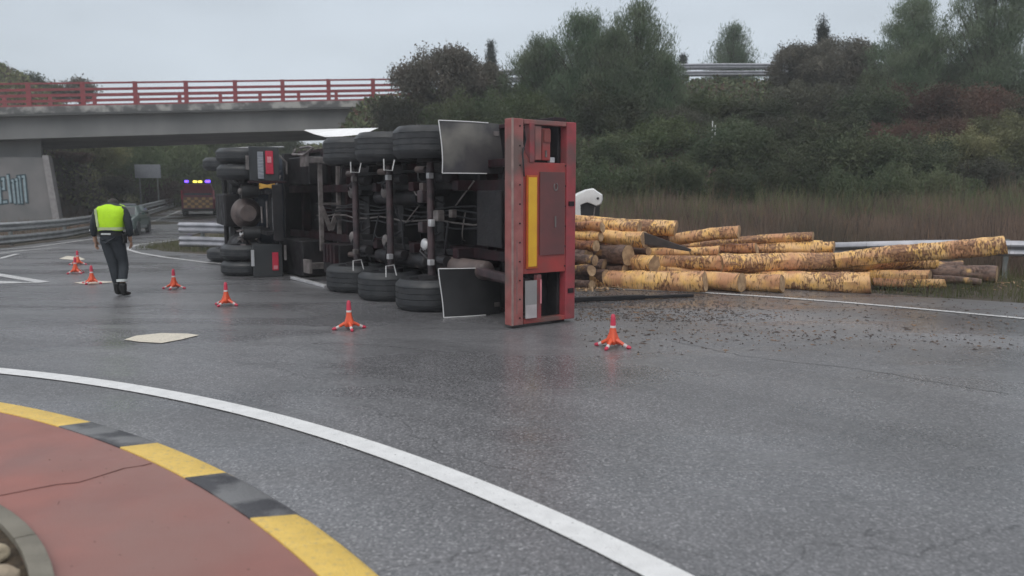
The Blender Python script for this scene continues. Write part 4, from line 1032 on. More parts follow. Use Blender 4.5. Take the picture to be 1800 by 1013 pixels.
tr = side_frame('semi_trailer', 'overturned log semi-trailer on its side with red rear frame, yellow reflector strip and bare underside', 'trailer', -0.365, 8.95, TH)
AX = [2.12, 3.43, 4.74]
for i, ax in enumerate(AX):
    wheel(tr, ax, 0.845, 1.275); wheel(tr, ax, -1.275, -0.845)
    MB().cyl((ax, -0.9, 0.52), (ax, 0.9, 0.52), 0.055, n=16).build('axle', M_AXLE, tr, smooth=True)
    for y in (-0.47, 0.47):
        MB().cyl((ax + 0.28, y, 0.70), (ax + 0.28, y, 0.92), 0.14, 0.15, n=18).build('air_spring', M_RUB, tr, smooth=True)
        MB().sphere((ax + 0.30, y * 0.82, 0.58), (0.10, 0.10, 0.05), 14, 8).build('spring_cap', M_BRIGHT if i == 0 else M_LIGHTM, tr, smooth=True)  # bright cap colour paints in the white highlights of the air springs
        MB().bar((ax - 0.45, y, 0.82), (ax + 0.30, y, 0.60), 0.09, 0.11).build('trailing_arm', M_DGREY, tr, bevel=0.01)
        MB().box(ax - 0.52, ax - 0.36, y - 0.07, y + 0.07, 0.66, 0.92).build('hanger_bracket', M_DRED, tr, bevel=0.01)
        MB().box(ax - 0.13, ax - 0.05, y + (0.10 if y > 0 else -0.18), y + (0.18 if y > 0 else -0.10), 0.42, 0.50).build('clamp', M_BRIGHT if i < 2 else M_LIGHTM, tr, bevel=0.008)  # bright faces paint in square reflections on the suspension fittings
        MB().cyl((ax - 0.12, y * 1.25, 0.60), (ax - 0.32, y * 1.25, 0.60), 0.085, 0.075, n=16).build('brake_chamber', M_DGREY, tr, smooth=True)
    for s in (-1, 1):
        MB().cyl((ax, s * .80, 0.52), (ax, s * .885, 0.52), 0.19, n=20).build('brake_drum', M_DGREY, tr, smooth=True)
# chassis
for s in (-1, 1):
    y = s * 0.47
    MB().box(0.05, 9.2, y - 0.012, y + 0.012, 0.93, 1.20).box(0.05, 9.2, y - 0.07, y + 0.07, 0.908, 0.928).box(0.05, 9.2, y - 0.07, y + 0.07, 1.202, 1.225).build('chassis_beam', M_DRED, tr)
for x in (0.9, 1.5, 2.6, 3.9, 5.2, 6.4, 7.6, 8.8):
    MB().box(x - 0.05, x + 0.05, -1.24, 1.24, 1.05, 1.226).build('cross_member', M_DRED, tr, bevel=0.008)
    for s in (-1, 1): MB().bar((x, s * 0.5, 0.97), (x, s * 1.15, 1.08), 0.06, 0.10).build('outrigger', M_DGREY, tr)
MB().box(0.12, 9.3, -1.25, 1.25, 1.23, 1.30).build('deck', M_DGREY, tr, bevel=0.01)
for s in (-1, 1): MB().box(0.12, 9.3, s * 1.27 - 0.03, s * 1.27 + 0.03, 1.16, 1.36).build('side_rail', M_DRED, tr, bevel=0.01)
for x in (1.0, 2.8, 5.4, 7.9):               # stake bolsters with stakes that still stand out from the deck, behind the rear frame
    MB().box(x - 0.07, x + 0.07, -1.25, 1.25, 1.302, 1.44).build('bolster', M_DRED, tr, bevel=0.01)
MB().box(9.3, 9.42, -1.25, 1.25, 0.85, 3.3).build('headboard', M_DGREY, tr, bevel=0.01)
# rear frame; local x = 0 is the rear face, rearwards is -x, z = 0.42 .. 1.42
MB().box(-0.02, 0.12, -1.238, 1.238, 0.42, 0.60).build('bumper_beam', M_TREDL, tr, bevel=0.012)
MB().box(-0.028, -0.004, -1.238, 1.238, 0.425, 0.452).build('bumper_edge', material('dusty_faded_edge', (0.38, 0.27, 0.24), (0.26, 0.17, 0.16), rough=0.55, scale=8), tr, bevel=0.004)
MB().box(0.0, 0.14, -1.238, 1.238, 1.275, 1.43).build('platform_beam', M_TREDB, tr, bevel=0.014)
plate = MB().prism([(0.602, -0.64), (1.273, -0.64), (1.273, 0.86), (0.80, 0.86), (0.70, 0.90), (0.64, 0.98), (0.602, 1.12)], 0.02, 0.07, 'yz')
# prism coordinates here are (y, z) swapped: rebuild as (y, z) pairs
plate = MB(); pp = [(-0.62, 0.602), (-0.62, 1.273), (0.73, 1.273), (0.73, 0.80), (0.76, 0.71), (0.84, 0.645), (1.02, 0.602)]
n = len(pp); plate.add([(0.01, a, b_) for a, b_ in pp] + [(0.06, a, b_) for a, b_ in pp], [tuple(range(n)), tuple(range(2 * n - 1, n - 1, -1))] + [(i, (i + 1) % n, n + (i + 1) % n, n + i) for i in range(n)])
plate.build('rear_plate', M_TRED, tr, bevel=0.006)
MB().box(-0.006, 0.008, -0.40, 0.62, 0.86, 1.25).build('inset_panel', material('dull_brownish_red_panel', (0.17, 0.055, 0.055), (0.12, 0.05, 0.05), rough=0.5, scale=3, detail=8), tr, bevel=0.003)
MB().box(-0.012, 0.006, -0.555, 0.575, 0.655, 0.822).build('reflector_border', M_REFO, tr, bevel=0.003)
MB().box(-0.022, -0.013, -0.53, 0.55, 0.677, 0.80).build('reflector_strip', M_REFY, tr, bevel=0.003)
bm_ = MB().cyl((-0.031, 0, 0), (-0.02, 0, 0), 0.010, n=8).mesh('bolt', M_DRED)
for yy in np.arange(-1.15, 1.2, 0.23): link('bolt', bm_, tr, (0, yy, 0.545))
for yy in (-0.55, -0.3, -0.05, 0.2, 0.45, 0.7): link('bolt', bm_, tr, (0.028, yy, 1.262))
MB().box(-0.0215, -0.0205, -1.1, -0.2, 0.50, 0.508).box(-0.0215, -0.0205, 0.1, 0.9, 0.575, 0.581).build('scratch', M_LIGHTM, tr)
MB().box(-0.012, 0.0, 0.20, 0.26, 1.31, 1.40).box(-0.012, 0.0, -0.9, -0.84, 1.31, 1.40).build('stake_pocket', M_DRED, tr, bevel=0.004)
MB().tube([(-0.02, 0.90, 0.60), (-0.05, 0.82, 0.565), (-0.05, 0.66, 0.58), (-0.02, 0.56, 0.61)], 0.010, 6).build('cable', M_HOSE, tr, smooth=True)
# clip and handle on the plate
MB().tube([(-0.01, 0.44 + 0.045 * math.cos(a), 1.10 + 0.028 * math.sin(a)) for a in np.linspace(0.3, 5.6, 12)], 0.008, 6).build('shackle', M_LIGHTM, tr, smooth=True)
MB().box(-0.02, -0.008, -0.06, 0.08, 1.085, 1.105).build('latch', M_LIGHTM, tr, bevel=0.003)
# upper bay: struts, lamp box, gap
MB().box(0.0, 0.10, 1.18, 1.236, 0.62, 1.27).build('end_bar', M_TREDL, tr, bevel=0.008)
MB().box(-0.01, 0.10, 0.73, 1.20, 0.70, 0.775).build('strut', M_TREDB, tr, bevel=0.008)
MB().box(0.02, 0.14, 0.76, 1.17, 0.80, 0.90).build('lamp_bracket', M_TREDL, tr, bevel=0.01)
MB().box(0.04, 0.14, 0.76, 1.15, 0.925, 1.05).build('lamp_housing', M_TRED, tr, bevel=0.012)
MB().box(0.022, 0.04, 0.98, 1.13, 0.94, 1.04).build('lamp_lens', material('dull_red_lens', (0.26, 0.06, 0.05), rough=0.35), tr, bevel=0.004)
MB().box(0.022, 0.04, 0.80, 0.88, 0.965, 0.985).build('reflector', M_LIGHTM, tr)
MB().box(0.04, 0.10, 0.735, 0.80, 1.05, 1.12).build('bracket', M_BRIGHT, tr, bevel=0.006)
MB().box(0.30, 0.34, 0.70, 1.25, 0.95, 1.27).build('back_panel', M_DGREY, tr, bevel=0.006)
MB().tube([(0.05, 1.15, 0.64), (0.05, 1.0, 0.68), (0.06, 0.9, 0.66)], 0.012, 6).build('cable', M_HOSE, tr)
# lower bay: number plate, strut
MB().box(-0.03, -0.018, -1.165, -0.70, 0.625, 0.80).build('number_plate', M_PLATE, tr, bevel=0.003)
MB().box(-0.034, -0.0305, -1.165, -1.0, 0.63, 0.795).build('plate_end', M_PLATEW, tr)
MB().box(0.01, 0.08, -1.20, -0.64, 0.83, 0.90).build('strut', M_TREDB, tr, bevel=0.008)
MB().box(-0.005, 0.008, -1.0, -0.70, 0.872, 0.892).build('strut_edge', M_LENSL, tr)
MB().box(0.0, 0.10, -1.236, -1.18, 0.62, 1.27).build('end_bar', M_TRED, tr, bevel=0.008)
MB().box(0.32, 0.36, -1.22, -0.60, 0.92, 1.27).build('back_panel', M_DGREY, tr, bevel=0.006)
MB().bar((0.12, -0.75, 0.78), (1.4, -0.75, 0.86), 0.10, 0.12).build('bumper_stay', M_AXLE, tr, bevel=0.01)
MB().bar((0.12, 0.75, 0.78), (1.4, 0.75, 0.86), 0.10, 0.12).build('bumper_stay', M_DRED, tr, bevel=0.01)
MB().bar((0.2, -0.70, 0.60), (1.0, -0.66, 0.62), 0.10, 0.10).build('bumper_stay', M_AXLE, tr, bevel=0.01)
# mudflaps with white edging
for s in (-1, 1):
    x = 1.20; lean = 0.10
    y0, y1 = (0.62, 1.285) if s > 0 else (-1.268, -0.62)
    P4 = [(x, y0, 0.16), (x - 0.0, y1, 0.14), (x - 0.16, y1 - 0.01, 0.98), (x - 0.16, y0, 0.98)]
    nu, nv_ = 10, 10; grid = []
    A0, A1, A2, A3 = [Vector(p) for p in P4]
    for j in range(nv_ + 1):
        for i in range(nu + 1):
            f, g_ = i / nu, j / nv_; p = (A0.lerp(A1, f)).lerp(A3.lerp(A2, f), g_)
            p = p + Vector((-0.05 * math.sin(PI * g_) - 0.03 * s * math.sin(2.2 * f + 1.2 * g_), 0, 0.025 * math.sin(3.0 * f + 1)))
            grid.append(p)
    mb = MB(); w_ = nu + 1
    mb.v = [tuple(p) for p in grid] + [tuple(p + Vector((0.012, 0, 0))) for p in grid]; o_ = len(grid)
    for j in range(nv_):
        for i in range(nu):
            k = j * w_ + i; mb.f += [(k, k + 1, k + 1 + w_, k + w_), (o_ + k + w_, o_ + k + 1 + w_, o_ + k + 1, o_ + k)]
    fl = mb.build('mudflap', M_FLAPS if s > 0 else M_RUB, tr, smooth=True, fix=False)
    ed = MB(); off = Vector((-0.006, 0, 0))
    ed.tube([grid[i] + off for i in range(w_)], 0.0075, 6)
    ed.tube([grid[j * w_ + nu] + off for j in range(9)], 0.0065, 6)
    ed.tube([grid[j * w_] + off for j in range(8)], 0.0065, 6)
    ed.build('flap_edging', M_WHITE, fl, smooth=True)
    for q_ in (0.2, 0.8):
        p = grid[9 * w_ + int(q_ * nu)]; MB().box(p.x - 0.012, p.x + 0.02, p.y - 0.03, p.y + 0.03, p.z - 0.02, p.z + 0.06).build('flap_bracket', M_LIGHTM, fl, bevel=0.004)
# mudguard stays (thin pale frames) over the middle and front wheels
for ax in (2.86, 4.05):
    for s in (-1, 1):
        y = s * 0.86
        MB().tube([(ax - 0.12, y, 0.10), (ax - 0.12, y - s * 0.16, 0.10), (ax + 0.02, y - s * 0.16, 0.30), (ax + 0.02, y, 0.34)], 0.009, 6).build('mudguard_stay', M_WHITE, tr)
# air tanks, brake valves and hoses
MB().cyl((1.0, -0.66, 0.72), (2.0, -0.66, 0.72), 0.13, n=22).sphere((1.0, -0.66, 0.72), (0.07, .13, .13), 16, 8).sphere((2.0, -0.66, 0.72), (0.07, .13, .13), 16, 8).build('air_tank', M_GRIMB, tr, smooth=True)
MB().cyl((2.65, -0.66, 0.76), (4.3, -0.66, 0.76), 0.12, n=22).sphere((2.65, -0.66, 0.76), (0.06, .12, .12), 16, 8).build('air_tank', M_DGREY, tr, smooth=True)
for (x, y, z, s, m_) in ((1.95, 0.05, 0.55, 0.07, M_LIGHTM), (1.98, -0.05, 0.45, 0.045, M_BRIGHT), (2.3, 0.32, 0.50, 0.08, M_AXLE), (2.32, 0.45, 0.52, 0.06, M_GRIMB), (2.35, -0.12, 0.52, 0.07, M_AXLE), (1.85, 0.08, 0.72, 0.05, M_LIGHTM)):
    MB().box(x - s, x + s, y - s * 1.1, y + s * 1.1, z - s * .8, z + s * .8).build('brake_valve', m_, tr, bevel=s * .25, smooth=True)
hs = random.Random(9)
for k in range(16):
    x0 = hs.uniform(1.6, 5.2); y0 = hs.uniform(-0.5, 0.6); x1 = x0 + hs.uniform(-0.5, 0.5); y1 = y0 + hs.uniform(-0.6, 0.6); sag = hs.uniform(0.05, 0.25)
    p0, p1 = Vector((x0, y0, hs.uniform(.5, .9))), Vector((x1, y1, hs.uniform(.55, .95)))
    MB().tube([p0.lerp(p1, t) + Vector((0, -sag * 4 * t * (1 - t), -0.05 * math.sin(PI * t))) for t in np.linspace(0, 1, 9)], hs.uniform(.009, .016), 6).build('air_hose', M_HOSE if k % 4 else M_LIGHTM, tr, smooth=True)
mw_ = Matrix.Translation(tr.location) @ tr.rotation_quaternion.to_matrix().to_4x4(); mwi_ = mw_.inverted()
ws_ = [at(534, 229, 15.6), at(600, 227, 15.2), at(662, 226, 14.6), at(640, 236, 14.5), at(600, 240, 14.8), at(572, 241, 15.1), at(552, 236, 15.4)]
ws2 = [p + Vector((0.02, 0.12, 0.02)) for p in ws_]; n = len(ws_)
MB().add([mwi_ @ p for p in ws_ + ws2], [tuple(range(n)), tuple(range(2 * n - 1, n - 1, -1))] + [(i, (i + 1) % n, n + (i + 1) % n, n + i) for i in range(n)]).build('white_strip_sheet', material('bright_white_sheet', (0.92, 0.92, 0.92), (0.88, 0.88, 0.88), rough=0.35), tr)  # pale sheet put in for an unidentified white strip above the wheels
for x in (2.45, 3.75, 5.05):
    MB().box(x - 0.10, x + 0.10, -0.40, 0.40, 0.86, 1.18).build('suspension_crossbeam', M_DGREY, tr, bevel=0.012)
    for y in (-0.72, 0.72):
        MB().bar((x - 0.5, y, 0.98), (x + 0.35, y * 0.98, 0.74), 0.05, 0.07).build('shock_absorber', M_DGREY, tr)
        MB().cyl((x + 0.25, y, 0.76), (x + 0.42, y, 0.70), 0.05, n=12).build('shock_sleeve', M_GRIMB, tr, smooth=True)
MB().box(0.75, 1.35, -0.35, 0.40, 0.80, 1.12).build('valve_box', M_DGREY, tr, bevel=0.02)
MB().cyl((2.9, 0.30, 0.80), (4.4, 0.30, 0.80), 0.115, n=20).build('air_tank', M_DGREY, tr, smooth=True)
MB().box(7.15, 8.5, -1.25, -0.55, 0.42, 1.02).build('pallet_box', M_DGREY, tr, bevel=0.03)
MB().box(7.2, 8.4, 0.55, 1.10, 0.62, 1.02).build('pallet_box', M_DGREY, tr, bevel=0.03)
for k, y in enumerate((-0.12, -0.05, 0.03, 0.10, 0.16)):
    MB().tube([(0.6 + 0.5 * i, y + 0.03 * math.sin(i * 1.7 + k), 0.88 + 0.03 * math.cos(i * 2.1 + k * 2)) for i in range(15)], 0.014, 6).build('air_line', M_LIGHTM if k == 1 else M_HOSE, tr, smooth=True)
for x, y in ((2.2, 0.6), (2.3, -0.6), (3.55, 0.62), (3.5, -0.6), (4.9, 0.6), (4.8, -0.6)):
    MB().tube([(x, y, 0.58), (x + .12, y * .8, 0.50), (x + .2, y * .55, 0.62), (x + .1, y * .35, 0.85)], 0.016, 6).build('brake_hose', M_HOSE, tr, smooth=True)
# landing gear, seen as the pale frame left of the front trailer wheels
for s in (-1, 1):
    y = s * 1.0
    MB().box(6.55, 6.67, y - 0.06, y + 0.06, 0.38, 1.2).build('landing_leg', M_LIGHTM, tr, bevel=0.01)
    MB().box(6.45, 6.77, y - 0.13, y + 0.13, 0.30, 0.36).build('landing_foot', M_LIGHTM, tr, bevel=0.01)
for z in (0.62, 0.98): MB().bar((6.6, -0.72, z), (6.6, 0.96, z), 0.06, 0.08, up=(0, 0, 1)).build('landing_brace', M_LIGHTM, tr, bevel=0.008)
for y in (0.95, 0.18): MB().bar((6.6, y, 0.58), (6.6, y, 1.03), 0.05, 0.04, up=(0, 1, 0)).build('landing_brace', M_LIGHTM, tr, bevel=0.006)
MB().bar((6.58, 0.12, 0.62), (6.58, -0.32, 0.80), 0.05, 0.09).bar((6.58, -0.32, 0.80), (6.58, 0.12, 0.98), 0.05, 0.09).build('landing_gusset', M_LIGHTM, tr)
MB().tube([(7.1, 1.22, 0.35), (7.1, 1.12, 0.28), (6.5, 1.08, 0.28), (6.2, 1.2, 0.35), (6.5, 1.24, 0.40), (7.0, 1.24, 0.40)], 0.022, 8).build('side_loop', M_LIGHTM, tr, smooth=True)
MB().bar((7.0, -1.24, 0.16), (5.3, -1.25, 0.18), 0.05, 0.09).build('side_guard', M_BRIGHT, tr, bevel=0.01)
for k in range(4): MB().box(5.55 + k * 0.16, 5.64 + k * 0.16, -0.88, -0.55, 0.45, 1.05).build('toolbox_rib', M_DRED, tr)
MB().box(5.5, 6.3, -1.1, -0.55, 0.52, 1.04).build('toolbox', M_DGREY, tr, bevel=0.02)

# ------------------------------------------------------------------ overturned tractor unit
tk = side_frame('tractor_unit', 'dark overturned lorry tractor unit seen from behind, red tail lamps on its mudguards', 'lorry', -5.93, 15.57, math.radians(25.7))
for s in (-1, 1):
    for (a, b_) in ((0.99, 1.27), (0.66, 0.94)):
        y0, y1 = (a, b_) if s > 0 else (-b_, -a)
        wheel(tk, 0.0, y0, y1, groove=3)
    y0, y1 = (0.95, 1.24) if s > 0 else (-1.24, -0.95)
    wheel(tk, 3.6, y0, y1, groove=3, name='steering_wheel')
    MB().box(-0.9, 6.0, s * 0.40 - 0.04, s * 0.40 + 0.04, 0.80, 1.06).build('frame_rail', M_DGREY, tk, bevel=0.008)
MB().sphere((0.0, -0.02, 0.54), (0.30, 0.32, 0.30), 24, 16).cyl((-0.05, -0.02, 0.54), (-0.34, -0.02, 0.54), 0.27, 0.16, n=24).build('differential', M_GRIMB, tk, smooth=True)
MB().cyl((0, -0.9, 0.52), (0, 0.9, 0.52), 0.10, n=18).build('drive_axle', M_DGREY, tk, smooth=True)
MB().cyl((3.6, -0.9, 0.48), (3.6, 0.9, 0.48), 0.06, n=12).build('front_axle', M_DGREY, tk, smooth=True)
for y in (0.42, -0.42):
    MB().cyl((-0.35, y, 0.42), (-0.35, y, 0.74), 0.14, 0.13, n=18).build('air_spring', M_RUB, tk, smooth=True)
    MB().sphere((-0.36, y, 0.40), (0.07, 0.07, 0.05), 12, 8).build('spring_cap', M_WHITE if y < 0 else M_LIGHTM, tk, smooth=True)
for k, (y0, y1, z) in enumerate(((-0.30, 0.22, 0.86), (-0.34, 0.30, 0.98), (-0.2, 0.12, 0.76))):
    MB().cyl((-0.62, y0, z), (-0.62, y1, z), 0.018, n=8).build('cross_rod', M_LIGHTM if k != 1 else M_BRIGHT, tk, smooth=True)
for k in range(9):
    y = -0.35 - hs.uniform(0, 0.25); z = hs.uniform(0.3, 0.62)
    MB().tube([(-0.3, y, z), (-0.45, y + hs.uniform(-.1, .1), z + .05), (-0.3, y + hs.uniform(-.15, .15), z + .14)], 0.02, 6).build('air_hose', M_GRIMB if k % 2 else M_LIGHTM, tk, smooth=True)
M_MUDG = material('grimy_black_plastic', (0.030, 0.033, 0.038), (0.045, 0.048, 0.05), rough=0.5, scale=3, rvar=0.1)
for s in (-1, 1):
    y0, y1 = (0.62, 1.285) if s > 0 else (-1.272, -0.62)
    mb = MB(); pr = []
    for a in np.linspace(-35, 80, 12):
        an = math.radians(180 - a); pr.append((0.0 + 0.60 * math.cos(an), 0.54 + 0.60 * math.sin(an)))
    pr = [(-0.66, 0.60)] + [q for q in pr if q[1] > 0.66] + [(0.55, 1.16)]
    m_ = len(pr)
    for (x, z) in pr: mb.v += [(x, y0, z), (x, y1, z), (x * 1.03 - 0.0, y0, z + 0.02), (x * 1.03, y1, z + 0.02)]
    for i in range(m_ - 1):
        a = i * 4; b2 = a + 4
        mb.f += [(a, a + 1, b2 + 1, b2), (a + 2, b2 + 2, b2 + 3, a + 3), (a, b2, b2 + 2, a + 2), (a + 1, a + 3, b2 + 3, b2 + 1)]
    mg = mb.build('mudguard', M_MUDG, tk, smooth=True)
    MB().box(-0.80, -0.72, y0, y1, 0.54, 1.10).build('lamp_board', M_MUDG, tk, bevel=0.015)
    yl = (y0 + y1) / 2
    if s > 0:
        MB().box(-0.83, -0.802, yl - 0.20, yl + 0.25, 0.84, 0.985).build('tail_lamp', M_LENS, tk, bevel=0.01)
        MB().box(-0.84, -0.831, yl + 0.02, yl + 0.14, 0.87, 0.95).build('lamp_reflector', M_LENSL, tk, bevel=0.004)
        MB().box(-0.83, -0.802, yl - 0.29, yl + 0.23, 0.69, 0.80).build('ribbed_lamp', material('dusty_clear_lens', (0.34, 0.36, 0.40), (0.2, 0.21, 0.24), rough=0.3, scale=30, stretch=(1, 1, .2)), tk, bevel=0.006)
        MB().box(-0.83, -0.802, yl - 0.12, yl + 0.15, 0.47, 0.53).build('marker_lamp', M_LIGHTM, tk, bevel=0.006)
        MB().tube([(-0.8, y1 + 0.006, 1.20), (-0.5, y1 + 0.012, 1.1), (-0.2, y1 + 0.01, 0.6), (0.2, y1 + 0.01, 0.3)], 0.012, 6).build('mudguard_edge', M_BRIGHT, tk, smooth=True)
        MB().box(-0.86, -0.72, y0 - 0.04, y0 - 0.001, 0.50, 1.22).build('mounting_bar', M_DRED, tk, bevel=0.008)
        xx = MB(); yb = y0 - 0.10
        xx.bar((-0.84, yb + 0.035, 0.70), (-0.84, yb - 0.035, 1.00), 0.02, 0.05, up=(0, 1, 0)).bar((-0.843, yb - 0.035, 0.70), (-0.843, yb + 0.035, 1.00), 0.02, 0.05, up=(0, 1, 0))
        xx.build('orange_marker', M_ORANGE, tk)
    else:
        MB().box(-0.83, -0.802, yl - 0.20, yl + 0.16, 0.90, 1.02).build('tail_lamp', M_LENS, tk, bevel=0.01)
        MB().box(-0.84, -0.831, yl - 0.17, yl - 0.10, 0.92, 1.0).build('lamp_reflector', M_LENSL, tk, bevel=0.004)
        MB().box(-0.83, -0.802, yl - 0.10, yl + 0.22, 0.50, 0.56).build('marker_lamp', M_BRIGHT, tk, bevel=0.006)
        MB().box(-0.83, -0.802, yl + 0.0, yl + 0.30, 1.13, 1.18).build('marker_lamp', M_LIGHTM, tk, bevel=0.006)
MB().lathe([(0.1, 1.06), (0.46, 1.08), (0.48, 1.12), (0.44, 1.17), (0.1, 1.18)], (0.35, 0, 0), 'z', 26).build('fifth_wheel', M_DGREY, tk, smooth=True)
MB().box(2.4, 4.6, -0.38, 0.38, 0.34, 1.15).build('engine', M_DGREY, tk, bevel=0.05)
MB().cyl((0.3, 0, 0.6), (2.4, 0, 0.66), 0.07, n=14).build('drive_shaft', M_AXLE, tk, smooth=True)
MB().box(3.1, 4.2, -0.95, -0.42, 0.6, 1.1).build('wheel_arch', M_DGREY, tk, bevel=0.03)
MB().box(3.1, 4.2, 0.42, 0.95, 0.6, 1.1).build('wheel_arch', M_DGREY, tk, bevel=0.03)
MB().box(-0.95, -0.86, -0.55, 0.55, 0.93, 1.12).build('end_crossmember', M_DGREY, tk, bevel=0.01)
# cab with sleeper
cb = MB()
prof = [(1.75, 1.0), (1.75, 3.55), (2.1, 3.75), (3.6, 3.7), (4.5, 2.8), (4.75, 1.6), (4.8, 0.75), (4.1, 0.72), (4.05, 1.05)]
n = len(prof)
for s in (-1.23, 1.23):
    for (x, z) in prof: cb.v.append((x, s * (0.97 if z > 2 else 1.0), z))
cb.f = [tuple(range(n)), tuple(range(2 * n - 1, n - 1, -1))] + [(i, (i + 1) % n, n + (i + 1) % n, n + i) for i in range(n)]
cab = cb.build('cab', M_NAVY, tk, bevel=0.05, smooth=True)
MB().box(3.3, 4.2, 1.205, 1.225, 1.9, 2.7).build('side_window', M_GLASS, tk, bevel=0.02)
for s in (-1, 1):
    MB().cyl((0.95, s * 0.85, 0.68), (2.6, s * 0.85, 0.68), 0.30, n=26).build('fuel_tank', M_DGREY, tk, smooth=True)
    MB().box(2.7, 3.05, s * 1.0 - 0.2, s * 1.0 + 0.2, 0.45, 1.1).build('step', M_DGREY, tk, bevel=0.02)
for k in range(5):     # coiled air lines between cab and trailer
    y = 0.55 + 0.12 * k
    MB().tube([(1.7 - t * 1.1, y + 0.12 * math.sin(t * 9 + k), 1.35 + 0.2 * math.sin(t * 3 + k) - t * 0.5) for t in np.linspace(0, 1, 14)], 0.02, 6).build('coiled_hose', M_LIGHTM if k % 2 else M_HOSE, tk, smooth=True)
MB().tube([(0.7, 1.20, 0.95), (0.72, 1.24, 1.30), (0.74, 1.05, 1.5), (0.74, 0.8, 1.5)], 0.02, 8).build('hose_bracket', M_LIGHTM, tk, smooth=True)

# ------------------------------------------------------------------ logs
def log(a, b_, r1, r2, label, seed, mat=None, group='logs spilled from the trailer'):
    a = Vector(a); b_ = Vector(b_); L_ = (b_ - a).length; rr = random.Random(seed)
    n, m_ = 20, max(8, int(L_ / 0.07)); b1, b2 = rr.uniform(-.03, .03), rr.uniform(-.02, .02); mb = MB(); off = Vector((seed * 3.1, 0, 0))
    for i in range(m_ + 1):
        t = i / m_; r = r1 + (r2 - r1) * t; x = t * L_
        bow = 0.02 * L_ * 0.4 * math.sin(PI * t) * rr.choice((1,))
        for k in range(n):
            th = 2 * PI * k / n
            q = r * (1 + 0.16 * noise.noise(Vector((x * 1.3, 1.2 * math.cos(th), 1.2 * math.sin(th))) + off) + 0.09 * noise.noise(Vector((x * 7, 2.5 * math.cos(th), 2.5 * math.sin(th))) + off) + 0.05 * noise.noise(Vector((x * 22, 5 * math.cos(th), 5 * math.sin(th))) + off))
            ex = x + (0.02 * math.cos(th + seed) if i in (0, m_) else 0)
            mb.v.append((ex, q * math.cos(th) + b1 * math.sin(PI * t), q * math.sin(th) + b2 * math.sin(2 * PI * t)))
    for i in range(m_):
        for k in range(n): mb.f.append((i * n + k, i * n + (k + 1) % n, (i + 1) * n + (k + 1) % n, (i + 1) * n + k))
    t = mb.build('log', mat or M_LOG, smooth=True)
    d = (b_ - a).normalized(); t.location = a
    t.rotation_mode = 'QUATERNION'; t.rotation_quaternion = d.to_track_quat('X', 'Z') @ Matrix.Rotation(rr.uniform(0, 6.28), 3, 'X').to_quaternion()
    tag(t, label, 'log', group)
    for i, rr2 in ((0, r1), (m_, r2)):
        mc = MB(); ring = [mb.v[i * n + k] for k in range(n)]; cx = sum(v[0] for v in ring) / n
        s = -1 if i == 0 else 1
        mc.add([(v[0] + s * 0.003, v[1] * 0.985, v[2] * 0.985) for v in ring] + [(cx + s * 0.006, 0, 0)], [(k, (k + 1) % n, n) for k in range(n)])
        mc.build('cut_end', M_CUT, t)
    return t
def plog(u1, v1, Y1, u2, v2, Y2, th1, th2, label, seed):
    return log(at(u1, v1, Y1), at(u2, v2, Y2), 1.1 * th1 / 2 / ppm(Y1), 1.1 * th2 / 2 / ppm(Y2), label, seed, M_LOGD if any(w in label for w in ('dark', 'brown', 'shade', 'buried')) and 'long' not in label else None)  # shaded and buried logs get dark bark colour too, painting in their shade
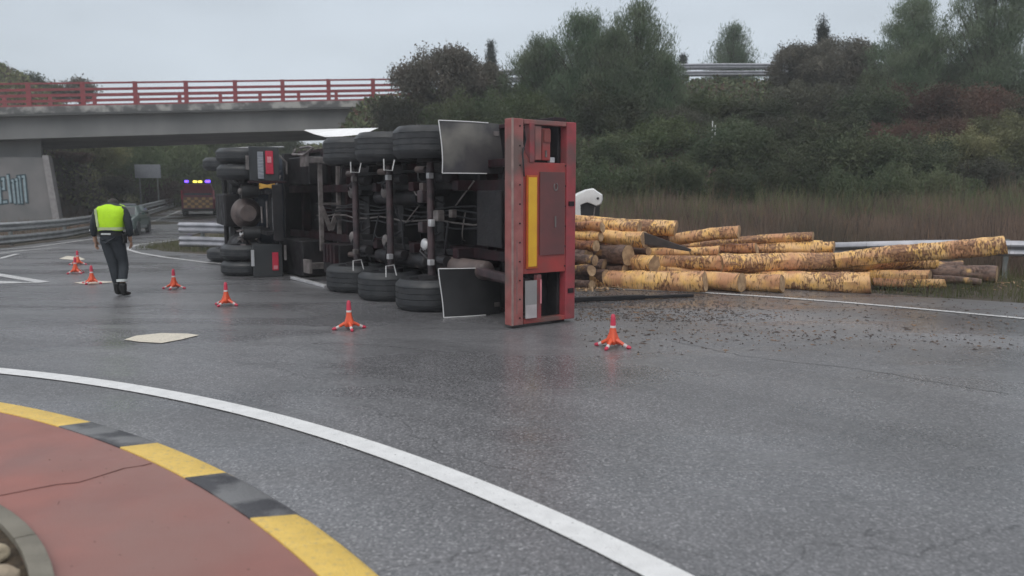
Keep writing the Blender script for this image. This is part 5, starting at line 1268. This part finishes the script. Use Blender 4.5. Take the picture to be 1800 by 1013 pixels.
LG = [
 # bottom row, right ends stepping towards the right
 (1042, 493, 13.6, 1240, 496, 12.75, 30, 33, 'frontmost log on the ground next to the red trailer frame, ending beside the edge line'),
 (1120, 491, 13.9, 1304, 497, 12.75, 26, 30, 'ground log whose cut end shows just right of the frontmost log'),
 (1190, 490, 14.0, 1375, 498, 12.70, 26, 29, 'reddish ground log between the frontmost log and the bright yellow one'),
 (1300, 489, 13.7, 1530, 497, 12.65, 29, 34, 'bright yellow ringed log on the ground in the middle of the front row'),
 (1420, 486, 14.1, 1634, 490, 13.0, 24, 27, 'ground log poking out right behind the bright yellow ringed log'),
 (1535, 495, 13.3, 1662, 499, 12.8, 13, 15, 'thin short log on the ground at the right end of the front row'),
 (1560, 478, 14.2, 1752, 483, 13.3, 24, 28, 'dark reddish-brown log lying furthest right on the ground'),
 (1105, 478, 14.2, 1290, 479, 13.6, 20, 20, 'log just above and behind the frontmost ground log'),
 (1290, 480, 14.3, 1500, 479, 13.6, 20, 22, 'log squeezed between the long second-row log and the bright yellow one'),
 (1010, 484, 14.0, 1065, 487, 13.4, 24, 24, 'dark log end low beside the red trailer frame'),
 (1005, 500, 13.5, 1040, 502, 13.1, 18, 18, 'small dark log end at ground level beside the red trailer frame'),
 # second row
 (1140, 461, 14.2, 1277, 463, 13.5, 23, 26, 'yellow log of the second row, left of the long reddish log'),
 (1265, 463, 13.5, 1640, 459, 13.6, 30, 27, 'long reddish-brown log lying flat along the second row'),
 (1470, 458, 13.4, 1768, 431, 12.0, 25, 29, 'long log rising to the right, pale end lifted over the guard rail'),
 (1420, 470, 14.3, 1690, 468, 13.9, 18, 18, 'dark log in the shade under the rising log'),
 (1096, 463, 13.9, 1150, 465, 13.3, 26, 27, 'short log with a pale round end at the left of the second row'),
 # third row
 (1118, 446, 14.6, 1264, 441, 13.8, 14, 16, 'slim log of the third row ending below the short raised yellow log'),
 (1180, 445, 14.7, 1330, 438, 14.0, 15, 19, 'yellow log of the third row whose end shows above the long reddish log'),
 (1290, 441, 14.6, 1466, 434, 13.9, 15, 18, 'straight third-row log ending where the bent guard rail begins'),
 (1215, 433, 14.9, 1429, 416, 14.1, 13, 15, 'slender log on top with its end pointing up to the right'),
 (1165, 424, 14.8, 1299, 409, 14.0, 18, 21, 'short raised yellow log alone against the dry grass'),
 # left heap
 (1000, 388, 15.0, 1188, 402, 14.3, 20, 25, 'topmost log of the heap, sloping down to the right'),
 (1040, 397, 14.4, 1124, 401, 13.8, 21, 22, 'pinkish log just below the topmost log, its end in the heap middle'),
 (990, 396, 14.3, 1059, 400, 13.7, 14, 16, 'thin log under the top of the heap beside the red trailer frame'),
 (1035, 417, 14.3, 1134, 421, 13.6, 21, 25, 'log with a clear pale round end in the middle of the heap'),
 (1000, 412, 14.2, 1056, 416, 13.7, 15, 17, 'short log with a small pale end left of the heap middle'),
 (990, 428, 14.2, 1048, 433, 13.5, 16, 19, 'log with a bright round end, third down beside the red trailer frame'),
 (1060, 439, 14.5, 1140, 442, 14.0, 16, 15, 'speckled short log under the dark leaning stake'),
 (1045, 447, 14.1, 1104, 449, 13.5, 30, 34, 'thick dark bark-covered log end in the middle of the heap'),
 (990, 448, 14.1, 1034, 450, 13.6, 20, 20, 'brown log end left of the thick dark one'),
 (1000, 464, 14.0, 1062, 466, 13.6, 20, 20, 'dark log in the lower left of the heap'),
 (1050, 472, 14.0, 1098, 473, 13.5, 15, 16, 'small pale log end below the thick dark log'),
 (995, 406, 14.5, 1090, 409, 14.2, 17, 18, 'log sandwiched just under the pinkish log in the heap'),
 (990, 421, 14.6, 1075, 426, 14.2, 17, 17, 'reddish log behind the two pale-ended logs of the heap'),
 (1000, 456, 13.8, 1046, 458, 13.3, 17, 18, 'short brown log end just above the shaded bottom of the heap'),
 (995, 474, 13.7, 1040, 476, 13.2, 17, 18, 'brown log end in the shade near the foot of the heap'),
 (1030, 432, 14.4, 1076, 434, 14.0, 16, 16, 'small dark log end right of the bright round end'),
 (1120, 409, 14.9, 1178, 414, 14.4, 18, 18, 'dark short log under the end of the topmost log'),
 (1080, 455, 14.3, 1108, 457, 13.8, 16, 16, 'narrow log end wedged right of the thick dark log'),
 (1350, 428, 15.2, 1445, 430, 14.6, 13, 14, 'thin log behind the slender raised log at the right of the top row'),
 (1460, 478, 14.2, 1590, 476, 13.9, 20, 20, 'brown log in the shade between the long reddish log and the ground row'),
 (1640, 490, 13.5, 1725, 497, 13.0, 12, 12, 'thin broken log on the ground below the dark reddish-brown log'),
 (1010, 440, 14.9, 1110, 432, 14.6, 18, 18, 'log buried in the heap behind the thick dark one'),
 (1010, 478, 14.6, 1150, 476, 14.4, 24, 24, 'log buried low in the heap behind the frontmost log'),
 (1060, 458, 14.9, 1200, 455, 14.7, 26, 26, 'log buried behind the second row at its left end'),
 (1110, 430, 15.2, 1290, 440, 14.9, 20, 20, 'log buried behind the third row'),
 (1240, 470, 14.6, 1420, 470, 14.4, 22, 22, 'log buried behind the long reddish log'),
]
for i, a in enumerate(LG): plog(*a, i + 1)
# steel stakes among and before the logs
a, b_ = at(1128, 416, 13.6), at(1215, 440, 13.2)
sk = thing('steel_stake', 'dark grey steel stake leaning out of the log heap', 'stake', a, group='loose steel stakes')
v = b_ - a; MB().add([Vector(p) for p in ((0, 0, .09), (0, 0, -.13), (v.x, v.y, v.z - .03), (v.x, v.y, v.z + .02), (0, .09, .09), (0, .09, -.13), (v.x, v.y + .05, v.z - .03), (v.x, v.y + .05, v.z + .02))],
    [(0, 1, 2, 3), (7, 6, 5, 4), (0, 4, 5, 1), (1, 5, 6, 2), (2, 6, 7, 3), (3, 7, 4, 0)]).build('blade', material('dull_grey_stake_steel', (0.075, 0.058, 0.055), (0.045, 0.038, 0.036), rough=0.55), sk, bevel=0.01)
a, b_ = gp(985, 532), gp(1218, 523)
sk = thing('steel_stake', 'long black steel stake lying flat on the wet road beside the trailer', 'stake', (a.x, a.y, 0), group='loose steel stakes')
v = b_ - a; MB().bar((0, 0, 0.04), (v.x * .62, v.y * .62, 0.04), 0.10, 0.07).build('blade', M_DGREY, sk, bevel=0.012)
MB().bar((v.x * .60, v.y * .60, 0.035), (v.x, v.y, 0.035), 0.075, 0.05).build('tip', M_DGREY, sk, bevel=0.01)

# torn white panel behind the heap
YP = 15.6; ol = [(1000, 385), (1000, 352), (1008, 345), (1018, 339), (1032, 333), (1044, 331), (1052, 337), (1060, 342), (1061, 350), (1058, 359), (1050, 363), (1041, 359), (1033, 356), (1026, 358), (1019, 361), (1020, 385)]
c0 = at(1030, 385, YP)
pn = thing('white_panel', 'white curved vehicle panel with dark opening beneath, standing behind the top of the log heap', 'panel', (c0.x, YP, c0.z))
q = [(at(u, v, YP).x - c0.x, at(u, v, YP).z - c0.z) for u, v in ol]
mb = MB(); n = len(q)
for j, (dy, sc1) in enumerate(((0, .9), (.10, 1), (.40, 1), (.5, .9))):
    cx = sum(a for a, _ in q) / n; cz = sum(b for _, b in q) / n
    for a, b_ in q: mb.v.append((cx + (a - cx) * sc1, dy, cz + (b_ - cz) * sc1))
for j in range(3):
    for i in range(n): mb.f.append((j * n + i, j * n + (i + 1) % n, (j + 1) * n + (i + 1) % n, (j + 1) * n + i))
mb.f += [tuple(range(n)), tuple(range(4 * n - 1, 3 * n - 1, -1))]
mb.build('shell', M_WHITE, pn, smooth=True, bevel=0.012)
dk = [(at(u, v, YP).x - c0.x, at(u, v, YP).z - c0.z) for u, v in ((1018, 360), (1030, 355), (1056, 361), (1055, 392), (1020, 392))]
MB().prism(dk, 0.12, 0.45, 'xz').build('dark_block', M_RUB, pn, bevel=0.01)
hc = at(1051, 349, YP); MB().sphere((hc.x - c0.x, 0.0, hc.z - c0.z), (0.028, 0.03, 0.026), 12, 8).build('hole_plug', M_RUB, pn, smooth=True)
MB().bar((0.16, .1, .0), (0.19, .1, .24), 0.03, 0.02).build('prop', M_LIGHTM, pn)
MB().box(-0.32, -0.12, 0.1, 0.4, -c0.z, 0.02).build('foot', M_DGREY, pn, bevel=0.01)

# bark debris on the road
mb = MB(); R = random.Random(77)
for i in range(5200):
    f = R.random()
    if f < 0.55: u, v = R.gauss(1130, 120), R.uniform(516, 566)
    elif f < 0.85: u, v = R.uniform(1020, 1800), R.uniform(512, 600) + abs(R.gauss(0, 14))
    else: u, v = R.uniform(1015, 1750), R.uniform(505, 522)
    if u < 1010: continue
    p = gp(u, v); s = R.choice((0.006, 0.007, 0.009, 0.012, 0.016, 0.022, 0.03, 0.045 if i % 4 == 0 else 0.01)) * R.uniform(.6, 1.3); a = R.uniform(0, PI); h = R.uniform(.004, .014)
    dx, dy = math.cos(a) * s, math.sin(a) * s; w = R.uniform(.3, .6); z = 0.004 if i % 2 else 0.003
    vs = [(p.x - dx, p.y - dy, z), (p.x - dy * w, p.y + dx * w, z), (p.x + dx, p.y + dy, z), (p.x + dy * w, p.y - dx * w, z), (p.x + dx * .2, p.y + dy * .1, z + h)]
    mb.add(vs, [(0, 1, 4), (1, 2, 4), (2, 3, 4), (3, 0, 4)])
tag(mb.build('bark_debris', M_BARKC), 'scattered bark chips and crumbs on the wet road before the logs', 'bark debris', kind='stuff')
mb = MB()
for i in range(260):
    u, v = (R.uniform(1690, 1800), R.uniform(485, 512)) if i < 150 else (R.uniform(1015, 1100), R.uniform(496, 514))
    p = gp(u, v); s = R.uniform(.02, .09); z = R.uniform(.01, .12 if u > 1745 else .05); ax = Vector((R.gauss(0, 1), R.gauss(0, 1), R.gauss(0, .3))).normalized() * s
    mb.bar(p + Vector((0, 0, z)) - ax, p + Vector((0, 0, z)) + ax, R.uniform(.01, .04), R.uniform(.004, .012))
tag(mb.build('wood_splinters', M_CUT), 'pale wood splinters and torn bark at the ends of the log heap', 'wood splinters', kind='stuff')

# ------------------------------------------------------------------ cones (tripod safety cones)
def cone_proto():
    t = thing('traffic_cone', '', 'traffic cone')
    def ring(z, r, k=0.0):
        return [(r * math.cos(a) * (1 + k * math.cos(4 * a)), r * math.sin(a) * (1 + k * math.cos(4 * a)), z) for a in np.linspace(0, 2 * PI, 25)[:-1]]
    def stack(name, rs, mat):
        mb = MB(); n = 24
        for z, r, k in rs: mb.v += ring(z, r, k)
        for i in range(len(rs) - 1):
            for k in range(n): mb.f.append((i * n + k, i * n + (k + 1) % n, (i + 1) * n + (k + 1) % n, (i + 1) * n + k))
        mb.f += [tuple(range(n - 1, -1, -1)), tuple(range((len(rs) - 1) * n, len(rs) * n))]
        return mb.build(name, mat, t, smooth=True)
    stack('cone_body', [(0.035, .045, .3), (0.07, .062, .25), (0.11, .050, .15), (0.16, .036, .05), (0.205, .030, 0)], M_CONE)
    stack('reflective_band', [(0.205, .0315, 0), (0.228, .0300, 0)], M_CONEW)
    stack('cone_tip', [(0.228, .029, 0), (0.30, .025, 0), (0.335, .020, 0), (0.345, .010, 0)], M_CONER)
    for k in range(4):
        a = PI / 4 * 1.35 + k * PI / 2; d = Vector((math.cos(a), math.sin(a), 0))
        leg = MB().tube([d * .02 + Vector((0, 0, .085)), d * .08 + Vector((0, 0, .060)), d * .135 + Vector((0, 0, .030)), d * .165 + Vector((0, 0, .017))], [.026, .019, .016, .015], 8).build('leg', M_CONE, t, smooth=True)
        MB().tube([d * .120 + Vector((0, 0, .0385)), d * .155 + Vector((0, 0, .022))], [.0185, .0175], 8).build('band', M_CONEW, leg, smooth=True)
        MB().tube([d * .155 + Vector((0, 0, .020)), d * .185 + Vector((0, 0, .014)), d * .20 + Vector((0, 0, .012))], [.0195, .018, .010], 8).build('foot', M_CONER, leg, smooth=True)
    return t
c0_ = cone_proto()
cones = [(1077, 611, 1.04, 0.0, 'nearest orange cone, on the open road right of the trailer'),
         (614, 579, 1.02, 0.9, 'orange cone in front of the trailer wheels'),
         (398, 537, 1.0, 0.2, 'cone on the road in front of the tractor unit wheels'),
         (306, 508, 1.0, 0.55, 'cone between the walking officer and the tractor unit'),
         (162, 499, 0.98, 0.4, 'cone on the cream road lozenge beside the officer'),
         (133, 481, 1.0, 0.1, 'cone at the left of the two standing close together'),
         (137, 466, 0.98, 0.7, 'furthest cone, just behind another one at the left')]
for i, (u, v, s, rz, lb) in enumerate(cones):
    o = c0_ if i == 0 else copy_tree(c0_)
    o.location = gp(u, v, 0.0) + Vector((0, 0, 0.001)); o.rotation_euler = (0, 0, rz); o.scale = (s, s, s); tag(o, lb, 'traffic cone', 'safety cones set around the lorry')

# ------------------------------------------------------------------ walking officer
def skin_mesh(name, verts, edges, mat, parent, root=0, sub=2):
    me = bpy.data.meshes.new(name); me.from_pydata([v[:3] for v in verts], edges, []); me.update()
    o = bpy.data.objects.new(name, me); COL.objects.link(o)
    o.modifiers.new('s', 'SKIN'); sk_ = me.skin_vertices[0].data
    for i, v in enumerate(verts):
        r = v[3]; sk_[i].radius = (r if isinstance(r, tuple) else (r, r)); sk_[i].use_root = (i == root)
    ss = o.modifiers.new('u', 'SUBSURF'); ss.levels = ss.render_levels = sub
    dg = bpy.context.evaluated_depsgraph_get(); me2 = bpy.data.meshes.new_from_object(o.evaluated_get(dg))
    bpy.data.objects.remove(o); me2.name = name; me2.materials.clear(); me2.materials.append(mat)
    me2.polygons.foreach_set('use_smooth', [True] * len(me2.polygons))
    return link(name, me2, parent)
pp_ = gp(214, 521)
of = thing('person', 'officer in lime safety vest and dark uniform walking away with bowed head', 'person', (pp_.x - 0.10, pp_.y, 0))
# body (skin)
bv = [(0, 0, .97, (.08, .06)), (0, .0, 1.12, (.10, .07)), (0, .02, 1.30, (.13, .085)), (0, .04, 1.40, (.10, .07)), (-.01, .09, 1.45, .052), (-.02, .16, 1.48, .06),
      (-.20, .03, 1.38, .055), (-.27, .0, 1.14, .042), (-.31, .07, .93, .032), (-.315, .09, .86, .03),
      (.20, .03, 1.38, .055), (.255, .02, 1.14, .042), (.24, .10, .94, .032), (.235, .12, .87, .03),
      (-.075, .0, .86, .055), (-.01, .02, .50, .058), (.03, .02, .12, .04), (.03, .07, .05, .038),
      (.08, .0, .86, .055), (.12, .08, .50, .058), (.17, -.10, .14, .04), (.18, -.05, .05, .038)]
be = [(0, 1), (1, 2), (2, 3), (3, 4), (4, 5), (3, 6), (6, 7), (7, 8), (8, 9), (3, 10), (10, 11), (11, 12), (12, 13), (0, 14), (14, 15), (15, 16), (16, 17), (0, 18), (18, 19), (19, 20), (20, 21)]
skin_mesh('body', bv, be, M_SKIN, of)
# head, face turned down and away
hd = MB().sphere((-.02, .15, 1.440), (.074, .095, .108), 20, 14).build('head', M_SKIN, of, smooth=True)
MB().sphere((-.02, .247, 1.425), (.014, .022, .02), 8, 6).build('nose', M_SKIN, hd, smooth=True)
for s in (-1, 1):
    MB().sphere((-.02 + s * .076, .15, 1.435), (.01, .022, .03), 8, 6).build('ear', M_SKIN, hd, smooth=True)
    MB().sphere((-.02 + s * .03, .232, 1.450), (.012, .01, .009), 8, 6).build('eye', M_BOOT, hd, smooth=True)
MB().box(-.045, .005, .228, .236, 1.383, 1.391).build('mouth', material('lips', (0.35, 0.14, 0.12), rough=0.5), hd)
MB().sphere((-.02, .135, 1.460), (.083, .098, .103), 20, 14).build('hair', M_HAIR, of, smooth=True)
# trousers
skin_mesh('trousers', [(0, 0, 1.04, (.165, .12)), (-.08, .0, .90, .120), (-.01, .02, .50, .085), (.028, .02, .19, .068), (.085, .0, .90, .120), (.12, .08, .50, .085), (.175, -.09, .24, .068)],
          [(0, 1), (1, 2), (2, 3), (0, 4), (4, 5), (5, 6)], M_UNIF, of)
# jacket with sleeves
skin_mesh('jacket', [(0, 0, .95, (.172, .12)), (0, 0, 1.15, (.165, .12)), (0, .02, 1.30, (.20, .13)), (0, .04, 1.42, (.13, .09)), (-.215, .03, 1.37, .075), (-.285, .0, 1.13, .062), (-.315, .065, .95, .05),
          (.215, .03, 1.37, .075), (.27, .02, 1.13, .062), (.245, .09, .95, .05), (-.005, .07, 1.46, .065)],
          [(0, 1), (1, 2), (2, 3), (3, 4), (4, 5), (5, 6), (3, 7), (7, 8), (8, 9), (3, 10)], M_UNIF, of)
# safety vest: a fitted shell with straps over both shoulders
vs = MB(); lv = [(1.06, .185, .150, 0.0), (1.14, .192, .155, .0), (1.24, .212, .160, .01), (1.34, .238, .155, .02), (1.40, .232, .135, .03), (1.445, .19, .115, .04), (1.465, .12, .095, .05)]
n = 28
for z, a, b_, oy in lv:
    for k in range(n):
        th = 2 * PI * k / n; ca, sa = math.cos(th), math.sin(th); e = 0.75
        wr = 1 + 0.02 * math.sin(th * 5 + z * 20)
        vs.v.append((a * wr * math.copysign(abs(ca) ** e, ca), oy + b_ * wr * math.copysign(abs(sa) ** e, sa), z + 0.008 * math.sin(3 * th)))
for i in range(len(lv) - 1):
    for k in range(n): vs.f.append((i * n + k, i * n + (k + 1) % n, (i + 1) * n + (k + 1) % n, (i + 1) * n + k))
vs.f.append(tuple(range((len(lv) - 1) * n, len(lv) * n)))
vest = vs.build('safety_vest', M_LIME, of, smooth=True)
bb = MB()
for z, a, b_ in ((1.09, .190, .155),):
    for k in range(n):
        th = 2 * PI * k / n; ca, sa = math.cos(th), math.sin(th); e = 0.75; wr = 1.008 + 0.02 * math.sin(th * 5 + z * 20)
        for dz in (-.022, .022): bb.v.append((a * wr * math.copysign(abs(ca) ** e, ca), b_ * wr * math.copysign(abs(sa) ** e, sa), z + dz))
    for k in range(n): bb.f.append((2 * k, 2 * ((k + 1) % n), 2 * ((k + 1) % n) + 1, 2 * k + 1))
bb.build('reflective_band', M_SILV, vest, smooth=True)
for x in (-.150,): MB().bar((x * 0.92, -.143, 1.12), (x * 1.12, -.128, 1.40), .035, .012, up=(0, 1, 0)).build('reflective_band', M_SILV, vest)
hm_ = MB()
for z_, a_, b2_ in ((.86, .186, .138), (.93, .182, .136), (1.0, .176, .132), (1.07, .17, .128)):
    for k in range(n): hm_.v.append((a_ * math.cos(2 * PI * k / n), b2_ * math.sin(2 * PI * k / n), z_ + .006 * math.sin(5 * k)))
for i in range(3):
    for k in range(n): hm_.f.append((i * n + k, i * n + (k + 1) % n, (i + 1) * n + (k + 1) % n, (i + 1) * n + k))
hm_.build('jacket_hem', M_UNIF, of, smooth=True)
bl = MB()
for k in range(n):
    th = 2 * PI * k / n
    for dz in (-.028, .028): bl.v.append((.196 * math.cos(th), .145 * math.sin(th), 1.005 + dz))
for k in range(n): bl.f.append((2 * k, 2 * ((k + 1) % n), 2 * ((k + 1) % n) + 1, 2 * k + 1))
bel = bl.build('belt', M_BOOT, of, smooth=True)
MB().box(-.09, .06, -.152, -.145, .995, 1.02).build('reflective_patch', M_SILVW, bel)
MB().box(.185, .225, -.05, .04, .85, 1.0).build('holster', M_BOOT, of, bevel=.012)
for hx, hy, hz, s in ((-.315, .09, .86, -1), (.235, .12, .87, 1)):     # hands with five curled fingers
    vv = [(hx, hy, hz + .05, .024), (hx, hy + .01, hz, (.016, .034)), (hx, hy + .015, hz - .035, (.014, .036))]; ee = [(0, 1), (1, 2)]
    for k in range(4):
        yk = hy - .018 + .022 * k; l = (.055, .068, .064, .052)[k]; b0 = len(vv)
        vv += [(hx, yk, hz - .05, .010), (hx - s * .008, yk, hz - .05 - l * .55, .009), (hx - s * .028, yk, hz - .05 - l, .007)]; ee += [(2, b0), (b0, b0 + 1), (b0 + 1, b0 + 2)]
    b0 = len(vv); vv += [(hx - s * .02, hy + .045, hz - .01, .011), (hx - s * .03, hy + .055, hz - .045, .009)]; ee += [(1, b0), (b0, b0 + 1)]
    skin_mesh('hand', vv, ee, M_SKIN, of, sub=1)
MB().bar((-.36, .02, 1.06), (-.30, .10, 1.03), .035, .03).build('sleeve_patch', M_SILVW, of, bevel=.004)  # pale patch on the forearm sleeve
for bx, by, dy, sc1 in ((.025, .02, .0, 1), (.18, -.10, .0, 1)):
    skin_mesh('boot', [(bx, by, .24, .064), (bx, by + .005, .12, .056), (bx, by + .01, .06, .052), (bx, by + .11, .046, (.05, .036)), (bx, by + .19, .036, (.04, .027))], [(0, 1), (1, 2), (2, 3), (3, 4)], M_BOOT, of)
MB().cyl((.168, -.10, .245), (.166, -.095, .285), .079, n=20).build('ankle_band', M_SILVW, of, smooth=True)

# ------------------------------------------------------------------ vehicles in the distance
def loft(sections, mat, name, parent, bevel=0.0):
    """sections: (x, half width bottom, half width top, z bottom, z top)"""
    mb = MB()
    for x, wb, wt2, z0, z1 in sections:
        m1 = z0 + (z1 - z0) * .45
        mb.v += [(x, -wb * .96, z0), (x, -wb, m1), (x, -wt2, z1), (x, wt2, z1), (x, wb, m1), (x, wb * .96, z0)]
    k = len(sections)
    for i in range(k - 1):
        for q in range(6): mb.f.append((i * 6 + q, i * 6 + (q + 1) % 6, i * 6 + 6 + (q + 1) % 6, i * 6 + 6 + q))
    mb.f += [tuple(range(5, -1, -1)), tuple((k - 1) * 6 + q for q in range(6))]
    return mb.build(name, mat, parent, smooth=True, bevel=bevel)
def car(name, label, cat, loc, rz, L_, W, Hh, body_m, cab_m, low_z=.28):
    t = thing(name, label, cat, loc, rz); w = W / 2
    loft([(-L_ / 2, w * .86, w * .84, low_z + .12, .88), (-L_ / 2 + .12, w * .97, w * .92, low_z, .98), (-L_ * .2, w, w * .94, low_z, 1.0), (L_ * .17, w, w * .93, low_z, .98), (L_ * .36, w * .98, w * .9, low_z, .90), (L_ / 2 - .12, w * .93, w * .82, low_z, .78), (L_ / 2, w * .8, w * .7, low_z + .1, .66)], body_m, 'body', t, bevel=.03)
    return t, w
# police car: front towards the camera, right of the officer
px, py = -15.95, 31.8
t, w = car('police_car', 'small white and dark green patrol car with lit headlamp beyond the walking officer', 'car', (px, py, zr(py) + 0.004), math.radians(-76), 3.7, 1.72, 1.4, M_CARD, M_CARG)
t.scale = (.82, .82, .82)
loft([(-1.75, .70, .62, .92, 1.05), (-1.55, .78, .60, .94, 1.38), (-.1, .80, .62, .94, 1.42), (.35, .80, .60, .94, 1.36), (1.0, .78, .70, .90, .97)], M_CARD, 'cabin', t, bevel=.02)
MB().add([(.98, -.66, .97), (.98, .66, .97), (.40, .56, 1.34), (.40, -.56, 1.34)], [(0, 1, 2, 3)]).add([(1.00, -.66, .975), (1.00, .66, .975), (.42, .56, 1.345), (.42, -.56, 1.345)], [(0, 1, 2, 3)]).build('windscreen', M_GLASS, t)
for s in (-1, 1):
    MB().add([(x_, s * y_, z_) for x_, y_, z_ in ((.55, .80, 1.0), (.25, .66, 1.32), (-1.35, .655, 1.33), (-1.55, .795, 1.0))] + [(x_, s * (y_ - .01), z_) for x_, y_, z_ in ((.55, .80, 1.0), (.25, .66, 1.32), (-1.35, .655, 1.33), (-1.55, .795, 1.0))], [(0, 1, 2, 3), (4, 5, 6, 7)]).build('side_window', M_GLASS, t)
    MB().box(-1.2, .9, s * .862 - .008, s * .862 + .008, .45, .82).build('green_door_panel', M_CARG, t)
    MB().sphere((1.82, s * .55, .68), (.10, .17, .085), 12, 8).build('headlight', M_HEAD if s < 0 else M_GLASSL, t, smooth=True)
    for x_ in (1.2, -1.2):
        wh = MB().lathe([(.15, s * .80 - .1), (.31, s * .80 - .1), (.33, s * .80 - .07), (.33, s * .80 + .05), (.31, s * .80 + .075), (.15, s * .80 + .07)], (x_, 0, .33), 'y', 22).build('wheel', M_TYRE, t, smooth=True)
        MB().lathe([(.01, s * .8 + s * .06), (.19, s * .8 + s * .065), (.2, s * .8 + s * .03)], (x_, 0, .33), 'y', 18).build('rim', M_GALV, wh, smooth=True)
    MB().box(.45, .58, s * .95 - .06, s * .95 + .06, .98, 1.10).build('mirror', M_CARG, t, bevel=.02)
MB().box(1.90, 1.965, -.5, .5, .34, .56).build('grille', M_RUB, t, bevel=.01)
MB().box(1.966, 1.976, -.26, .26, .42, .52).build('number_plate', M_WHITE, t)
MB().box(1.35, 1.62, -.62, .62, .905, .925).build('green_bonnet_band', M_CARG, t)
MB().box(-.35, -.1, -.5, .5, 1.425, 1.52).build('lightbar', M_GLASSL, t, bevel=.02)

# red emergency vehicle, rear towards the camera
px, py = -19.2, 47.5
t = thing('emergency_vehicle', 'red emergency vehicle seen from behind with lit blue and yellow roof beacons and patterned tailgate', 'emergency vehicle', (px, py, zr(py) + 0.004), math.radians(110))
loft([(-2.2, .86, .86, .35, 1.05), (-2.1, .93, .92, .28, 1.1), (1.2, .93, .9, .28, 1.12), (2.0, .9, .8, .3, .95), (2.3, .8, .7, .4, .75)], M_CARR, 'body', t, bevel=.04)
loft([(-2.16, .86, .74, 1.08, 1.25), (-2.0, .88, .70, 1.08, 1.86), (-.2, .88, .72, 1.08, 1.92), (.5, .86, .68, 1.08, 1.84), (1.3, .84, .78, 1.06, 1.15)], M_CARR, 'cabin', t, bevel=.03)
MB().add([(-2.17, -.76, 1.22), (-2.17, .76, 1.22), (-2.035, .66, 1.70), (-2.035, -.66, 1.70), (-2.15, -.76, 1.22), (-2.15, .76, 1.22), (-2.01, .66, 1.70), (-2.01, -.66, 1.70)], [(0, 3, 2, 1), (4, 5, 6, 7), (0, 1, 5, 4), (2, 3, 7, 6), (0, 4, 7, 3), (1, 2, 6, 5)]).build('rear_window', M_GLASSL, t)
tg = MB().box(-2.235, -2.205, -.82, .82, .45, 1.12).build('tailgate', M_CARR, t, bevel=.01)
M_PA = material('orange_yellow_reflective_square', (0.75, 0.45, 0.16), (0.62, 0.36, 0.14), rough=.4); M_PB = material('brown_reflective_square', (0.34, 0.19, 0.11), rough=.4)
for i in range(8):
    for j in range(4):
        y0 = -.80 + i * .2; z0 = .47 + j * .155
        MB().box(-2.243, -2.236, y0 + .004, y0 + .196, z0 + .004, z0 + .151).build('reflective_square', M_PA if (i + j) % 2 else M_PB, tg)
MB().box(-2.30, -2.20, -.88, .88, .30, .43).build('bumper', M_RUB, t, bevel=.02)
for s in (-1, 1):
    MB().box(-2.235, -2.16, s * .87 - .045, s * .87 + .045, .95, 1.5).build('tail_lamp', M_LENSL if s < 0 else M_LENS, t, bevel=.01)
    for x_ in (1.4, -1.4):
        wh = MB().lathe([(.15, s * .84 - .1), (.35, s * .84 - .1), (.37, s * .84 - .07), (.37, s * .84 + .05), (.35, s * .84 + .075), (.15, s * .84 + .07)], (x_, 0, .37), 'y', 22).build('wheel', M_TYRE, t, smooth=True)
    MB().add([(x_, s * y_, z_) for x_, y_, z_ in ((.9, .868, 1.16), (.35, .78, 1.74), (-1.8, .775, 1.74), (-1.95, .868, 1.16))] + [(x_, s * (y_ - .012), z_) for x_, y_, z_ in ((.9, .868, 1.16), (.35, .78, 1.74), (-1.8, .775, 1.74), (-1.95, .868, 1.16))], [(0, 1, 2, 3), (4, 5, 6, 7)]).build('side_window', M_GLASS, t)
lb_ = MB().box(-1.95, -1.7, -.72, .72, 1.88, 1.95).build('lightbar', M_DGREY, t, bevel=.01)
MB().box(-1.93, -1.72, -.70, -.42, 1.952, 2.10).build('blue_beacon', M_BLUE, lb_, bevel=.03)
MB().box(-1.93, -1.72, .50, .70, 1.952, 2.08).build('blue_beacon', M_BLUE, lb_, bevel=.03)
for y in (-.14, .14): MB().box(-1.93, -1.72, y - .11, y + .11, 1.952, 2.06).build('yellow_beacon', M_YELE, lb_, bevel=.03)
